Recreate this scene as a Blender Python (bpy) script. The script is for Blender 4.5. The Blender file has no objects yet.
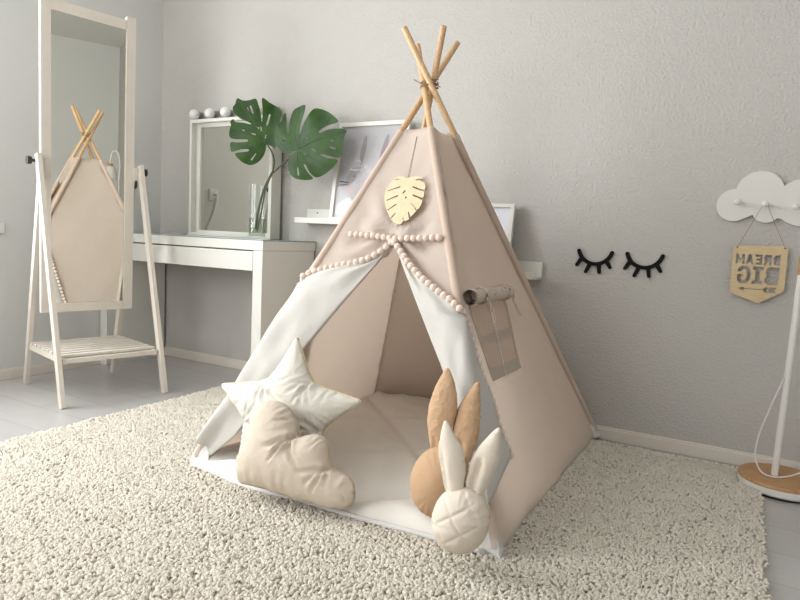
import bpy, bmesh, math, random
import numpy as np
from mathutils import Vector, Matrix
from mathutils.geometry import delaunay_2d_cdt
random.seed(7); rng = np.random.default_rng(11)
SC = bpy.context.scene; COL = SC.collection
V = Vector; PI = math.pi

# ---------------------------------------------------------------- materials
def srgb(r, g, b):
    f = lambda c: (c/255/12.92) if c/255 <= .04045 else ((c/255+.055)/1.055)**2.4
    return (f(r), f(g), f(b), 1)
def mat(name, rgb, rough=.6, metal=0, spec=.5, bump=None, trans=0, sheen=0, var=None, coat=0):
    """bump = [(kind, scale, strength, distance)], var = (scale, amount) slow tone variation"""
    m = bpy.data.materials.new(name); m.use_nodes = True
    nt = m.node_tree; N = nt.nodes; L = nt.links
    b = N['Principled BSDF']; out = N['Material Output']
    b.inputs['Base Color'].default_value = srgb(*rgb)
    b.inputs['Roughness'].default_value = rough; b.inputs['Metallic'].default_value = metal
    b.inputs['Specular IOR Level'].default_value = spec
    b.inputs['Sheen Weight'].default_value = sheen; b.inputs['Coat Weight'].default_value = coat
    tc = N.new('ShaderNodeTexCoord')
    if var:
        n = N.new('ShaderNodeTexNoise'); n.inputs['Scale'].default_value = var[0]; n.inputs['Detail'].default_value = 4
        L.new(tc.outputs['Object'], n.inputs['Vector'])
        mr = N.new('ShaderNodeMapRange'); mr.inputs['From Min'].default_value = .3; mr.inputs['From Max'].default_value = .7; mr.inputs['To Min'].default_value = 1-var[1]; mr.inputs['To Max'].default_value = 1+var[1]
        L.new(n.outputs['Fac'], mr.inputs['Value'])
        mx = N.new('ShaderNodeVectorMath'); mx.operation = 'SCALE'
        mx.inputs[0].default_value = srgb(*rgb)[:3]; L.new(mr.outputs[0], mx.inputs['Scale'])
        L.new(mx.outputs[0], b.inputs['Base Color'])
    last = None
    for kind, sc, st, dist in (bump or []):
        if kind == 'noise':
            t = N.new('ShaderNodeTexNoise'); t.inputs['Detail'].default_value = 3; t.inputs['Roughness'].default_value = .55; o = t.outputs['Fac']
        elif kind == 'vor':
            t = N.new('ShaderNodeTexVoronoi'); t.feature = 'SMOOTH_F1'; o = t.outputs['Distance']
        elif kind == 'weave':
            t = N.new('ShaderNodeTexNoise'); t.inputs['Detail'].default_value = 1; o = t.outputs['Fac']
        t.inputs['Scale'].default_value = sc
        L.new(tc.outputs['Object'], t.inputs['Vector'])
        bp = N.new('ShaderNodeBump'); bp.inputs['Strength'].default_value = st; bp.inputs['Distance'].default_value = dist
        L.new(o, bp.inputs['Height'])
        if last: L.new(last.outputs[0], bp.inputs['Normal'])
        last = bp
    if last: L.new(last.outputs[0], b.inputs['Normal'])
    if trans:
        tr = N.new('ShaderNodeBsdfTranslucent'); tr.inputs['Color'].default_value = srgb(*rgb)
        ms = N.new('ShaderNodeMixShader'); ms.inputs[0].default_value = trans
        L.new(b.outputs[0], ms.inputs[1]); L.new(tr.outputs[0], ms.inputs[2]); L.new(ms.outputs[0], out.inputs[0])
    return m
def wood(name, c1, c2, scale=(30, 30, 2.5), rough=.45):
    m = mat(name, c1, rough); nt = m.node_tree; N = nt.nodes; L = nt.links; b = N['Principled BSDF']
    tc = N.new('ShaderNodeTexCoord'); mp = N.new('ShaderNodeMapping'); mp.inputs['Scale'].default_value = scale
    n = N.new('ShaderNodeTexNoise'); n.inputs['Scale'].default_value = 3; n.inputs['Detail'].default_value = 5; n.inputs['Distortion'].default_value = .4
    cr = N.new('ShaderNodeValToRGB'); cr.color_ramp.elements[0].color = srgb(*c2); cr.color_ramp.elements[1].color = srgb(*c1)
    cr.color_ramp.elements[0].position = .3; cr.color_ramp.elements[1].position = .62
    L.new(tc.outputs['Object'], mp.inputs[0]); L.new(mp.outputs[0], n.inputs['Vector']); L.new(n.outputs['Fac'], cr.inputs[0]); L.new(cr.outputs[0], b.inputs['Base Color'])
    return m
def glassmat(name, tint=(245, 250, 250), fac=.9, low=.04):
    m = bpy.data.materials.new(name); m.use_nodes = True; nt = m.node_tree; N = nt.nodes; L = nt.links
    N.remove(N['Principled BSDF']); out = N['Material Output']
    t = N.new('ShaderNodeBsdfTransparent'); t.inputs[0].default_value = srgb(*tint)
    g = N.new('ShaderNodeBsdfGlossy'); g.inputs['Roughness'].default_value = .03
    lw = N.new('ShaderNodeLayerWeight'); lw.inputs[0].default_value = .5
    pw = N.new('ShaderNodeMath'); pw.operation = 'POWER'; pw.inputs[1].default_value = 4; L.new(lw.outputs['Facing'], pw.inputs[0])
    f = N.new('ShaderNodeMapRange'); f.inputs['To Min'].default_value = low; f.inputs['To Max'].default_value = fac*.6; L.new(pw.outputs[0], f.inputs['Value'])
    mx = N.new('ShaderNodeMixShader'); L.new(f.outputs[0], mx.inputs[0]); L.new(t.outputs[0], mx.inputs[1]); L.new(g.outputs[0], mx.inputs[2]); L.new(mx.outputs[0], out.inputs[0])
    return m

M = {}
M['wall'] = mat('wall_plaster', (194, 190, 185), .85, spec=.2, bump=[('noise', 88, .65, .009), ('noise', 190, .5, .004)])
M['wall_smooth'] = mat('wall_paint', (213, 212, 209), .85, spec=.2, bump=[('noise', 120, .15, .002)])
M['ceiling'] = mat('ceiling_paint', (235, 234, 231), .9, spec=.2)
M['skirting'] = mat('skirting_paint', (224, 215, 204), .5)
M['frame_white'] = mat('white_lacquer', (222, 218, 212), .38, bump=[('noise', 60, .05, .001)])
M['wood_white'] = mat('white_stained_wood', (216, 207, 196), .5, bump=[('noise', 70, .08, .001)], var=(9, .03))
M['desk_white'] = mat('desk_foil', (218, 216, 209), .22, coat=.3)
M['desk_glass'] = mat('desk_glass_top', (150, 166, 166), .06, coat=1)
M['bracket'] = mat('vanity_white', (222, 220, 211), .4)
M['bulb'] = mat('opal_bulb', (228, 226, 224), .18, coat=.4)
M['metal'] = mat('brushed_metal', (170, 168, 165), .35, metal=.8)
M['mirror'] = mat('mirror_silver', (221, 220, 212), .01, metal=1)
M['black'] = mat('black_plastic', (22, 22, 23), .45)
M['black_wood'] = mat('black_painted_wood', (9, 9, 9), .7, spec=.2, bump=[('noise', 90, .1, .001)])
M['pole'] = wood('pine_pole', (216, 180, 138), (196, 156, 112), (60, 60, 4))
M['ply'] = wood('birch_ply', (214, 190, 152), (203, 176, 134), (8, 8, 40))
M['ply_pale'] = wood('pale_plywood', (222, 202, 168), (213, 190, 152), (40, 40, 8))
M['slit'] = mat('burnt_edge', (92, 62, 36), .7)
M['bamboo'] = wood('bamboo_disc', (192, 148, 102), (172, 126, 82), (6, 40, 20))
M['tent'] = mat('tent_cotton', (240, 230, 221), .9, spec=.15, trans=.58, bump=[('weave', 900, .12, .001), ('noise', 9, .35, .02)])
M['lining'] = mat('tent_lining', (217, 213, 207), .85, spec=.2, trans=.2, bump=[('weave', 800, .1, .001), ('noise', 8, .3, .02)])
M['net'] = mat('tent_window_strip', (186, 172, 160), .9, spec=.1, bump=[('noise', 300, .4, .002)])
M['pom'] = mat('pom_pom_wool', (236, 214, 200), .95, spec=.1, sheen=.4, bump=[('noise', 260, .7, .004)])
M['cord'] = mat('jute_cord', (140, 112, 88), .9)
M['sock'] = mat('white_pocket_cloth', (220, 218, 216), .85, spec=.2, bump=[('weave', 500, .2, .001)])
M['mat'] = mat('quilt_cotton', (236, 232, 225), .9, spec=.15, bump=[('weave', 700, .1, .001)])
M['star'] = mat('cream_cotton', (222, 217, 207), .85, spec=.2, bump=[('weave', 700, .1, .001), ('noise', 16, .3, .02)])
M['star_seam'] = mat('gold_piping', (222, 206, 160), .6)
M['cloud_c'] = mat('beige_cotton', (207, 193, 177), .85, spec=.2, bump=[('weave', 700, .1, .001), ('noise', 14, .3, .02)])
M['tan'] = mat('tan_cotton', (194, 160, 128), .85, spec=.2, bump=[('weave', 700, .1, .001), ('noise', 18, .3, .02)])
M['tan_ear'] = mat('tan_ear_cotton', (198, 164, 132), .85, spec=.2, bump=[('weave', 700, .1, .001), ('noise', 26, .6, .02)])
M['oat'] = mat('oatmeal_linen', (220, 208, 193), .9, spec=.15, bump=[('weave', 500, .2, .001), ('noise', 20, .25, .02)])
M['rug'] = mat('rug_wool', (250, 244, 233), .95, spec=.1, trans=.42, var=(30, .04))
M['lampwhite'] = mat('lamp_white', (228, 224, 219), .35)
M['sw'] = mat('socket_plastic', (226, 225, 222), .35)
M['stem'] = mat('stem_green', (54, 68, 30), .5)
M['paper'] = mat('poster_paper', (182, 180, 183), .7)
M['mount'] = mat('white_mount', (222, 221, 228), .7)
M['ink'] = mat('ink_dark', (70, 66, 66), .8)
M['ink_grey'] = mat('ink_grey', (162, 157, 161), .8)
M['ink_ear'] = mat('ink_ear', (150, 142, 147), .8)
M['ink_pink'] = mat('ink_pink', (182, 160, 163), .8)
M['glare_white'] = mat('glare_white', (216, 217, 219), .8)  # white for the reflection painted on the poster
M['glass'] = glassmat('clear_glass', (253, 254, 254), fac=.7)
M['picglass'] = glassmat('picture_glass', (253, 253, 253), fac=.1, low=.008)
M['water'] = glassmat('water', (228, 234, 226), fac=.3)
M['outside'] = None
# leaf: green with paler veins built from geometry; tone variation from noise
M['leaf'] = mat('monstera_green', (40, 72, 14), .42, spec=.3, trans=.1, var=(16, .4), bump=[('noise', 30, .15, .004)])
M['vein'] = mat('monstera_vein', (56, 92, 38), .5)
# printed cotton of the rolled window flap
def printed():
    m = mat('leaf_print_cotton', (218, 205, 190), .9); nt = m.node_tree; N = nt.nodes; L = nt.links; b = N['Principled BSDF']
    tc = N.new('ShaderNodeTexCoord'); v = N.new('ShaderNodeTexVoronoi'); v.inputs['Scale'].default_value = 38; v.inputs['Randomness'].default_value = 1
    n = N.new('ShaderNodeTexNoise'); n.inputs['Scale'].default_value = 30
    ad = N.new('ShaderNodeVectorMath'); ad.operation = 'MULTIPLY_ADD'; ad.inputs[1].default_value = (.03, .03, .03)
    L.new(n.outputs['Color'], ad.inputs[0]); L.new(tc.outputs['Object'], ad.inputs[2]); L.new(ad.outputs[0], v.inputs['Vector'])
    cr = N.new('ShaderNodeValToRGB'); cr.color_ramp.interpolation = 'CONSTANT'
    cr.color_ramp.elements[0].color = srgb(74, 62, 58); cr.color_ramp.elements[1].position = .2; cr.color_ramp.elements[1].color = srgb(203, 187, 174)
    L.new(v.outputs['Distance'], cr.inputs[0]); L.new(cr.outputs[0], b.inputs['Base Color']); return m
M['print'] = printed()
def floor_mat():
    m = mat('laminate', (196, 193, 190), .22, spec=.5); nt = m.node_tree; N = nt.nodes; L = nt.links; b = N['Principled BSDF']
    tc = N.new('ShaderNodeTexCoord'); br = N.new('ShaderNodeTexBrick'); br.inputs['Scale'].default_value = 1
    br.inputs['Brick Width'].default_value = 1.3; br.inputs['Row Height'].default_value = .19; br.inputs['Mortar Size'].default_value = .002
    br.inputs['Color1'].default_value = srgb(190, 187, 184); br.inputs['Color2'].default_value = srgb(184, 181, 178); br.inputs['Mortar'].default_value = srgb(170, 166, 162)
    n = N.new('ShaderNodeTexNoise'); n.inputs['Scale'].default_value = 4; n.inputs['Detail'].default_value = 6
    mp = N.new('ShaderNodeMapping'); mp.inputs['Scale'].default_value = (1, 14, 1); L.new(tc.outputs['Object'], mp.inputs[0]); L.new(mp.outputs[0], n.inputs['Vector'])
    mr = N.new('ShaderNodeMapRange'); mr.inputs['To Min'].default_value = .93; mr.inputs['To Max'].default_value = 1.05; L.new(n.outputs['Fac'], mr.inputs[0])
    L.new(tc.outputs['Object'], br.inputs['Vector']); sc = N.new('ShaderNodeVectorMath'); sc.operation = 'SCALE'
    L.new(br.outputs['Color'], sc.inputs[0]); L.new(mr.outputs[0], sc.inputs['Scale']); L.new(sc.outputs[0], b.inputs['Base Color'])
    return m
M['floor'] = floor_mat()

# ---------------------------------------------------------------- helpers
def finish(name, bm, m, parent=None, loc=None, smooth=False, kind=None, label=None):
    """bm in world (or the thing's local) coordinates; loc = origin to subtract"""
    me = bpy.data.meshes.new(name)
    bmesh.ops.recalc_face_normals(bm, faces=bm.faces)
    if loc is not None: bmesh.ops.translate(bm, verts=bm.verts, vec=-V(loc))
    if smooth:
        for f in bm.faces: f.smooth = True
    bm.to_mesh(me); bm.free(); me.materials.append(m)
    if smooth == 'auto':
        me.set_sharp_from_angle(angle=math.radians(40))
    o = bpy.data.objects.new(name, me); COL.objects.link(o)
    if parent: o.parent = parent
    elif loc is not None: o.location = loc
    if kind: o['kind'] = kind
    if label: o['label'] = label
    return o
class Thing:
    def __init__(s, name, label, cat, loc=(0, 0, 0), rotz=0, group=None, local=False):
        s.o = bpy.data.objects.new(name, None); COL.objects.link(s.o); s.o.empty_display_size = .05
        s.o.location = loc; s.o.rotation_euler = (0, 0, rotz); s.o['label'] = label; s.o['category'] = cat
        if group: s.o['group'] = group
        s.off = None if local else loc
    def part(s, name, bm, m, parent=None, smooth=False, label=None, kind=None):
        return finish(name, bm, m, parent or s.o, s.off, smooth, kind, label)
def single(name, bm, m, label, cat, loc, group=None, smooth=False):
    o = finish(name, bm, m, None, loc, smooth); o['label'] = label; o['category'] = cat
    if group: o['group'] = group
    return o
def struct(name, bm, m, smooth=False):
    o = finish(name, bm, m, None, None, smooth); o['kind'] = 'structure'; return o
def box(bm, x0, x1, y0, y1, z0, z1, bev=0, rot=None):
    r = bmesh.ops.create_cube(bm, size=1); vs = r['verts']
    bmesh.ops.scale(bm, verts=vs, vec=(x1-x0, y1-y0, z1-z0)); bmesh.ops.translate(bm, verts=vs, vec=((x0+x1)/2, (y0+y1)/2, (z0+z1)/2))
    if bev:
        es = list({e for v in vs for e in v.link_edges}); bmesh.ops.bevel(bm, geom=es, offset=bev, segments=2, affect='EDGES', profile=.5)
    return bm
def B(*a, **k): return box(bmesh.new(), *a, **k)
def bar(bm, p0, p1, w, d, ref=(0, 1, 0)):
    """square section bar from p0 to p1, w along ref"""
    p0, p1 = V(p0), V(p1); t = (p1-p0).normalized(); a = V(ref); a = (a-t*a.dot(t)).normalized(); b = t.cross(a)
    vs = [bm.verts.new(p + a*w/2*i + b*d/2*j) for p in (p0, p1) for i, j in ((-1, -1), (1, -1), (1, 1), (-1, 1))]
    for q in ((0, 1, 2, 3), (7, 6, 5, 4), (0, 4, 5, 1), (1, 5, 6, 2), (2, 6, 7, 3), (3, 7, 4, 0)): bm.faces.new([vs[i] for i in q])
    return bm
def tube(bm, pts, r, seg=10, cap=True):
    pts = [V(p) for p in pts]; rs = r if isinstance(r, (list, tuple)) else [r]*len(pts)
    t0 = (pts[1]-pts[0]).normalized(); a = t0.orthogonal().normalized(); rings = []
    for i, p in enumerate(pts):
        t = ((pts[i+1]-p) if i == 0 else (p-pts[i-1]) if i == len(pts)-1 else (pts[i+1]-pts[i-1])).normalized()
        a = (a-t*a.dot(t)).normalized(); b = t.cross(a)
        rings.append([bm.verts.new(p+(a*math.cos(2*PI*k/seg)+b*math.sin(2*PI*k/seg))*rs[i]) for k in range(seg)])
    for A, C in zip(rings, rings[1:]):
        for k in range(seg): bm.faces.new((A[k], A[(k+1) % seg], C[(k+1) % seg], C[k]))
    if cap: bm.faces.new(rings[0][::-1]); bm.faces.new(rings[-1])
    return bm
def lathe(bm, prof, c=(0, 0, 0), seg=28):
    rings = []
    for r, z in prof:
        if r < 1e-6: rings.append([bm.verts.new((c[0], c[1], c[2]+z))])
        else: rings.append([bm.verts.new((c[0]+r*math.cos(2*PI*k/seg), c[1]+r*math.sin(2*PI*k/seg), c[2]+z)) for k in range(seg)])
    for A, C in zip(rings, rings[1:]):
        for k in range(seg):
            q = [A[k % len(A)], A[(k+1) % len(A)], C[(k+1) % len(C)], C[k % len(C)]]
            q = list(dict.fromkeys(q))
            if len(q) > 2: bm.faces.new(q)
    return bm
def catmull(pts, n, closed=False):
    P = [np.array(p, float) for p in pts]; out = []; k = len(P)
    for i in range(k if closed else k-1):
        p0 = P[(i-1) % k] if closed or i > 0 else P[0]; p1 = P[i]; p2 = P[(i+1) % k]
        p3 = P[(i+2) % k] if closed or i+2 < k else P[-1]
        for j in range(n):
            t = j/n; out.append(.5*((2*p1)+(-p0+p2)*t+(2*p0-5*p1+4*p2-p3)*t*t+(-p0+3*p1-3*p2+p3)*t**3))
    if not closed: out.append(P[-1])
    return out
def resample(pts, sp, closed=True):
    P = [np.array(p, float) for p in pts]
    if closed: P = P+[P[0]]
    seg = [np.linalg.norm(b-a) for a, b in zip(P, P[1:])]; L = sum(seg); n = max(3, int(round(L/sp)))
    cum = np.concatenate([[0], np.cumsum(seg)]); s = np.linspace(0, L, n+1)
    A = np.array(P); out = np.stack([np.interp(s, cum, A[:, i]) for i in range(A.shape[1])], 1)
    return out[:-1] if closed else out
def inside(poly, p):
    x, y = p[:, 0], p[:, 1]; r = np.zeros(len(p), bool); n = len(poly)
    for i in range(n):
        x0, y0 = poly[i]; x1, y1 = poly[(i+1) % n]
        c = ((y0 > y) != (y1 > y)); 
        with np.errstate(divide='ignore', invalid='ignore'): r ^= c & (x < (x1-x0)*(y-y0)/(y1-y0)+x0)
    return r
def tri2d(outer, holes=(), sp=.02, re=True):
    loops = [np.array(outer, float)]+[np.array(h, float) for h in holes]
    if re: loops = [densify(l, sp) for l in loops]
    bp = np.concatenate(loops); edges = []; k = 0
    for l in loops:
        n = len(l); edges += [(k+i, k+(i+1) % n) for i in range(n)]; k += n
    lo, hi = bp.min(0), bp.max(0); gx = np.arange(lo[0]+sp/2, hi[0], sp); gy = np.arange(lo[1]+sp/2, hi[1], sp*.866)
    g = np.array([(x+(sp/2 if j % 2 else 0), y) for j, y in enumerate(gy) for x in gx]).reshape(-1, 2)
    if len(g):
        ok = inside(loops[0], g)
        for h in loops[1:]: ok &= ~inside(h, g)
        g = g[ok]
    if len(g):
        d = np.sqrt(((g[:, None]-bp[None])**2).sum(2)).min(1); g = g[d > sp*.45]
    P = np.concatenate([bp, g]) if len(g) else bp
    vs, _, fs, *_ = delaunay_2d_cdt([V(p) for p in P], edges, [], 0, 1e-7)
    vs = np.array([tuple(v) for v in vs]); fs = [f for f in fs]
    c = np.array([vs[list(f)].mean(0) for f in fs]); ok = inside(loops[0], c)
    for h in loops[1:]: ok &= ~inside(h, c)
    return vs, [f for f, o in zip(fs, ok) if o], bp
def densify(l, sp):
    out = []
    for a, b in zip(l, np.roll(l, -1, 0)):
        n = max(1, int(round(np.linalg.norm(b-a)/sp)))
        for i in range(n): out.append(a+(b-a)*i/n)
    return np.array(out)
def plate(bm, outer, holes, th, mp, sp=.02, re=True, side=0):
    """solid plate cut to an outline with holes; mp(a,b,d)->3D"""
    vs, fs, _ = tri2d(outer, holes, sp, re)
    F = [bm.verts.new(mp(a, b, th)) for a, b in vs]; K = [bm.verts.new(mp(a, b, 0)) for a, b in vs]
    cnt = {}
    for f in fs:
        bm.faces.new([F[i] for i in f]); bm.faces.new([K[i] for i in reversed(f)])
        for a, b in zip(f, f[1:]+f[:1]): cnt[(a, b)] = 1
    for a, b in cnt:
        if (b, a) not in cnt: bm.faces.new((F[a], K[a], K[b], F[b])).material_index = side
    for v in [v for v in bm.verts if not v.link_faces]: bm.verts.remove(v)
    return bm
def frame_map(o, r, u, n=None):
    o, r, u = V(o), V(r).normalized(), V(u).normalized(); n = V(n) if n else r.cross(u).normalized()
    return lambda a, b, d=0: o+r*a+u*b+n*d
def poisson(poly, res=80):
    poly = np.array(poly); lo, hi = poly.min(0)-.01, poly.max(0)+.01; h = (hi-lo).max()/res
    nx, ny = int((hi[0]-lo[0])/h)+2, int((hi[1]-lo[1])/h)+2
    X, Y = np.meshgrid(lo[0]+np.arange(nx)*h, lo[1]+np.arange(ny)*h, indexing='ij')
    m = inside(poly, np.stack([X.ravel(), Y.ravel()], 1)).reshape(nx, ny); u = np.zeros((nx, ny))
    for _ in range(1600):
        w = np.zeros_like(u); w[1:-1, 1:-1] = .25*(u[2:, 1:-1]+u[:-2, 1:-1]+u[1:-1, 2:]+u[1:-1, :-2]+h*h); u = np.where(m, w, 0)
    def s(p):
        fx = np.clip((p[:, 0]-lo[0])/h, 0, nx-1.001); fy = np.clip((p[:, 1]-lo[1])/h, 0, ny-1.001); i, j = fx.astype(int), fy.astype(int); a, b = fx-i, fy-j
        return u[i, j]*(1-a)*(1-b)+u[i+1, j]*a*(1-b)+u[i, j+1]*(1-a)*b+u[i+1, j+1]*a*b
    return s, u.max()
def pillow(outline, thick, mp, sp=.012, pucker=.22, kf=140, pw=.03, power=.5, groove=None, seed=0, creases=()):
    """stuffed cushion: two faces sewn along the outline, puffed and puckered; returns bmesh"""
    poly = np.array(outline); s, mx = poisson(poly); vs, fs, bp = tri2d(poly, (), sp)
    n = len(vs); h = (np.clip(s(vs)/mx, 0, 1))**power*thick/2
    D = np.sqrt(((vs[:, None]-bp[None])**2).sum(2)); k = D.argmin(1); d = D.min(1)
    al = np.concatenate([[0], np.cumsum(np.linalg.norm(np.diff(bp, axis=0), axis=1))])[k]
    r2 = np.random.default_rng(seed); ph = r2.uniform(0, 6.28, 4)
    w = (.5+.5*np.sin(al*kf+ph[0]+1.3*np.sin(al*kf*.37+ph[1])))*(.55+.45*np.sin(al*21+ph[2]))
    h = h*(1-pucker*w*np.exp(-d/pw)*(d > 1e-5)); h += thick*.012*np.sin(vs[:, 0]*40+ph[1])*np.sin(vs[:, 1]*34+ph[3])*(h/(thick/2))
    if groove is not None: h = h*groove(vs)
    for (cx, cy, ang, ln_, cw, dp) in creases:      # pulled folds running in from the seam
        dx, dy = math.cos(math.radians(ang)), math.sin(math.radians(ang)); q = vs-np.array((cx, cy)); s1 = q@np.array((dx, dy)); n1 = -q[:, 0]*dy+q[:, 1]*dx+.12*s1*np.sin(s1*40+cx*90)
        f = np.clip((s1+.012)/.012, 0, 1)*np.clip(1-s1/ln_, 0, 1)**.7; h = h*(1-dp*f*(np.exp(-(n1/cw)**2)-.35*np.exp(-((np.abs(n1)-2.1*cw)/cw)**2)))
    bm = bmesh.new(); bd = d < 1e-6
    F = [bm.verts.new(mp(vs[i, 0], vs[i, 1], h[i])) for i in range(n)]
    K = [F[i] if bd[i] else bm.verts.new(mp(vs[i, 0], vs[i, 1], -h[i])) for i in range(n)]
    for f in fs:
        bm.faces.new([F[i] for i in f])
        q = [K[i] for i in reversed(f)]
        if not all(bd[i] for i in f): bm.faces.new(q)
    return bm
def ball(bm, c, r, sub=2, sc=(1, 1, 1)):
    v = bmesh.ops.create_icosphere(bm, subdivisions=sub, radius=r)['verts']
    bmesh.ops.scale(bm, verts=v, vec=sc); bmesh.ops.translate(bm, verts=v, vec=c); return bm
def capsule2(a, b, r0, r1, n=10):
    a, b = np.array(a), np.array(b); t = math.atan2(*(b-a)[::-1]); out = []
    for i in range(n+1): w = t-PI/2+PI*i/n; out.append(b+r1*np.array((math.cos(w), math.sin(w))))
    for i in range(n+1): w = t+PI/2+PI*i/n; out.append(a+r0*np.array((math.cos(w), math.sin(w))))
    return out

# ---------------------------------------------------------------- the room
XL, XR, YF, ZC = -1.233, 3.6, -4.3, 2.6
struct('floor', B(XL-.3, XR+.2, YF-.3, .2, -.1, 0), M['floor'])
struct('ceiling', B(XL-.3, XR+.2, YF-.3, .2, ZC, ZC+.1), M['ceiling'])
struct('wall_back', B(XL-.25, XR+.15, 0, .15, 0, ZC), M['wall'])
WY0, WY1, WZ0, WZ1 = -3.0, -1.25, .75, 2.4                 # window in the left wall
bm = bmesh.new()
for a in ((WY1, 0, 0, ZC), (YF, WY0, 0, ZC), (WY0, WY1, 0, WZ0), (WY0, WY1, WZ1, ZC)): box(bm, XL-.25, XL, *a)
struct('wall_left', bm, M['wall_smooth'])
FX0, FX1, FZ0, FZ1 = -1.0, .7, .8, 2.4                     # added fill window in the front wall, unseen behind the camera
bm = bmesh.new()
for a, c in (((XL-.25, FX0), (0, ZC)), ((FX1, XR+.15), (0, ZC)), ((FX0, FX1), (0, FZ0)), ((FX0, FX1), (FZ1, ZC))): box(bm, *a, YF-.25, YF, *c)
struct('wall_front', bm, M['wall_smooth'])
struct('wall_right', B(XR, XR+.15, YF, 0, 0, ZC), M['wall_smooth'])
def skirting(bm, x0, x1, y0, y1):
    box(bm, x0, x1, y0, y1, 0, .048, bev=.003)
    cx = .004; d = (x1-x0) > (y1-y0)
    box(bm, x0 if d else x0+.0, x1 if d else x1-cx, y0+cx if d else y0, y1, .047, .056, bev=.003)
    return bm
struct('baseboard_back', skirting(bmesh.new(), XL, XR, -.014, 0), M['skirting'])
struct('baseboard_left', skirting(bmesh.new(), XL, XL+.014, YF, -.014), M['skirting'])
def window(name, horizontal, a0, a1, z0, z1, pos):
    t = bmesh.new(); f = .06
    def bx(p0, p1, q0, q1, d0, d1):
        if horizontal: box(t, p0, p1, pos+d0, pos+d1, q0, q1)
        else: box(t, pos+d0, pos+d1, p0, p1, q0, q1)
    for p in ((a0, a0+f, z0, z1), (a1-f, a1, z0, z1), (a0+f, a1-f, z0, z0+f), (a0+f, a1-f, z1-f, z1), ((a0+a1)/2-.035, (a0+a1)/2+.035, z0+f, z1-f)): bx(*p, -.2, -.14)
    w = struct(name, t, M['frame_white'])
    g = bmesh.new()
    if horizontal: box(g, a0+f, a1-f, pos-.172, pos-.168, z0+f, z1-f)
    else: box(g, pos-.172, pos-.168, a0+f, a1-f, z0+f, z1-f)
    finish('window_pane', g, M['glass'], w)
window('window_1', False, WY0, WY1, WZ0, WZ1, XL)
window('fill_window', True, FX0, FX1, FZ0, FZ1, YF)  # added unseen window, opening for the fill light

# ---------------------------------------------------------------- shag rug
t = Thing('shag_rug', 'large cream shaggy rug lying under the tent', 'rug', (.95, -1.4, 0))
RX0, RX1, RY0, RY1 = -.265, 2.165, -2.75, -.09
t.part('backing', B(RX0+.012, RX1-.012, RY0+.012, RY1-.012, 0, .0105), M['rug'])
def pile(n):
    x = rng.uniform(RX0+.01, RX1-.01, n); y = rng.uniform(RY0+.01, RY1-.01, n)
    keep = ~((x > .5) & (x < 1.49) & (y > -1.17) & (y < -.07)) & ~(((x-2.222)**2+(y+.2)**2) < .137**2)
    x, y = x[keep], y[keep]; n = len(x)
    a = rng.uniform(0, 2*PI, n); a2 = a+rng.normal(0, .9, n)
    h = rng.uniform(.0125, .0165, n)*(1+.16*np.sin(x*23+3*np.sin(y*17))*np.sin(y*29)); l1 = rng.uniform(.002, .007, n); l2 = rng.uniform(.005, .0105, n); r = rng.uniform(.0033, .005, n)
    p0 = np.stack([x, y, np.full(n, .003)], 1); p1 = p0+np.stack([l1*np.cos(a), l1*np.sin(a), h*.8], 1)
    p2 = p1+np.stack([l2*.5*np.cos(a2), l2*.5*np.sin(a2), h*.22], 1); p3 = p2+np.stack([l2*.6*np.cos(a2), l2*.6*np.sin(a2), -h*.22], 1)
    rings = []
    for p, q, k in ((p0, p1-p0, 1.), (p1, p2-p0, 1.05), (p2, p3-p1, 1.), (p3, p3-p2, .55)):
        q = q/np.linalg.norm(q, axis=1, keepdims=True); s = np.stack([-np.sin(a2), np.cos(a2), 0*a2], 1); s -= q*(s*q).sum(1, keepdims=True); s /= np.linalg.norm(s, axis=1, keepdims=True)
        b = np.cross(q, s); rr = (r*k)[:, None]
        rings.append(np.stack([p+s*rr, p+b*rr, p-s*rr, p-b*rr], 1))
    Vv = np.concatenate(rings, 1).reshape(-1, 3)
    q = []
    for i in range(3):
        for k in range(4): q.append((i*4+k, i*4+(k+1) % 4, (i+1)*4+(k+1) % 4, (i+1)*4+k))
    q.append((12, 13, 14, 15)); q = np.array(q); Fv = (np.arange(n)[:, None, None]*16+q[None]).reshape(-1, 4)
    Vv = Vv-np.array(t.off)
    me = bpy.data.meshes.new('pile'); me.vertices.add(len(Vv)); me.vertices.foreach_set('co', Vv.ravel().astype('f'))
    me.loops.add(Fv.size); me.loops.foreach_set('vertex_index', Fv.ravel().astype('i')); me.polygons.add(len(Fv))
    me.polygons.foreach_set('loop_start', (np.arange(len(Fv))*4).astype('i')); me.polygons.foreach_set('use_smooth', np.ones(len(Fv), bool)); me.update(calc_edges=True); me.validate()
    me.materials.append(M['rug']); o = bpy.data.objects.new('pile', me); COL.objects.link(o); o.parent = t.o; o['kind'] = 'stuff'
pile(135000)

# ---------------------------------------------------------------- desk (dressing table)
DX0, DX1, DY, DH = -1.228, 0, -.428, .78
t = Thing('dressing_table', 'white dressing table with a wide drawer and glass top in the corner', 'table', (-.6, -.21, 0))
t.part('side_panel', B(DX0, DX0+.06, DY, -.016, 0, .728, bev=.002), M['desk_white'])
t.part('side_panel', B(DX1-.06, DX1, DY, -.016, 0, .728, bev=.002), M['desk_white'])
t.part('top_panel', B(DX0, DX1, DY, -.004, .729, .776, bev=.002), M['desk_white'])
dr = t.part('drawer', B(DX0+.062, DX1-.062, DY, DY+.02, .627, .723, bev=.002), M['desk_white'])
t.part('drawer_box', B(DX0+.08, DX1-.08, DY+.02, -.06, .632, .7), M['desk_white'], parent=dr)
t.part('glass_top', B(DX0, DX1, DY, -.004, .777, .782, bev=.001), M['desk_glass'])

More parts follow.
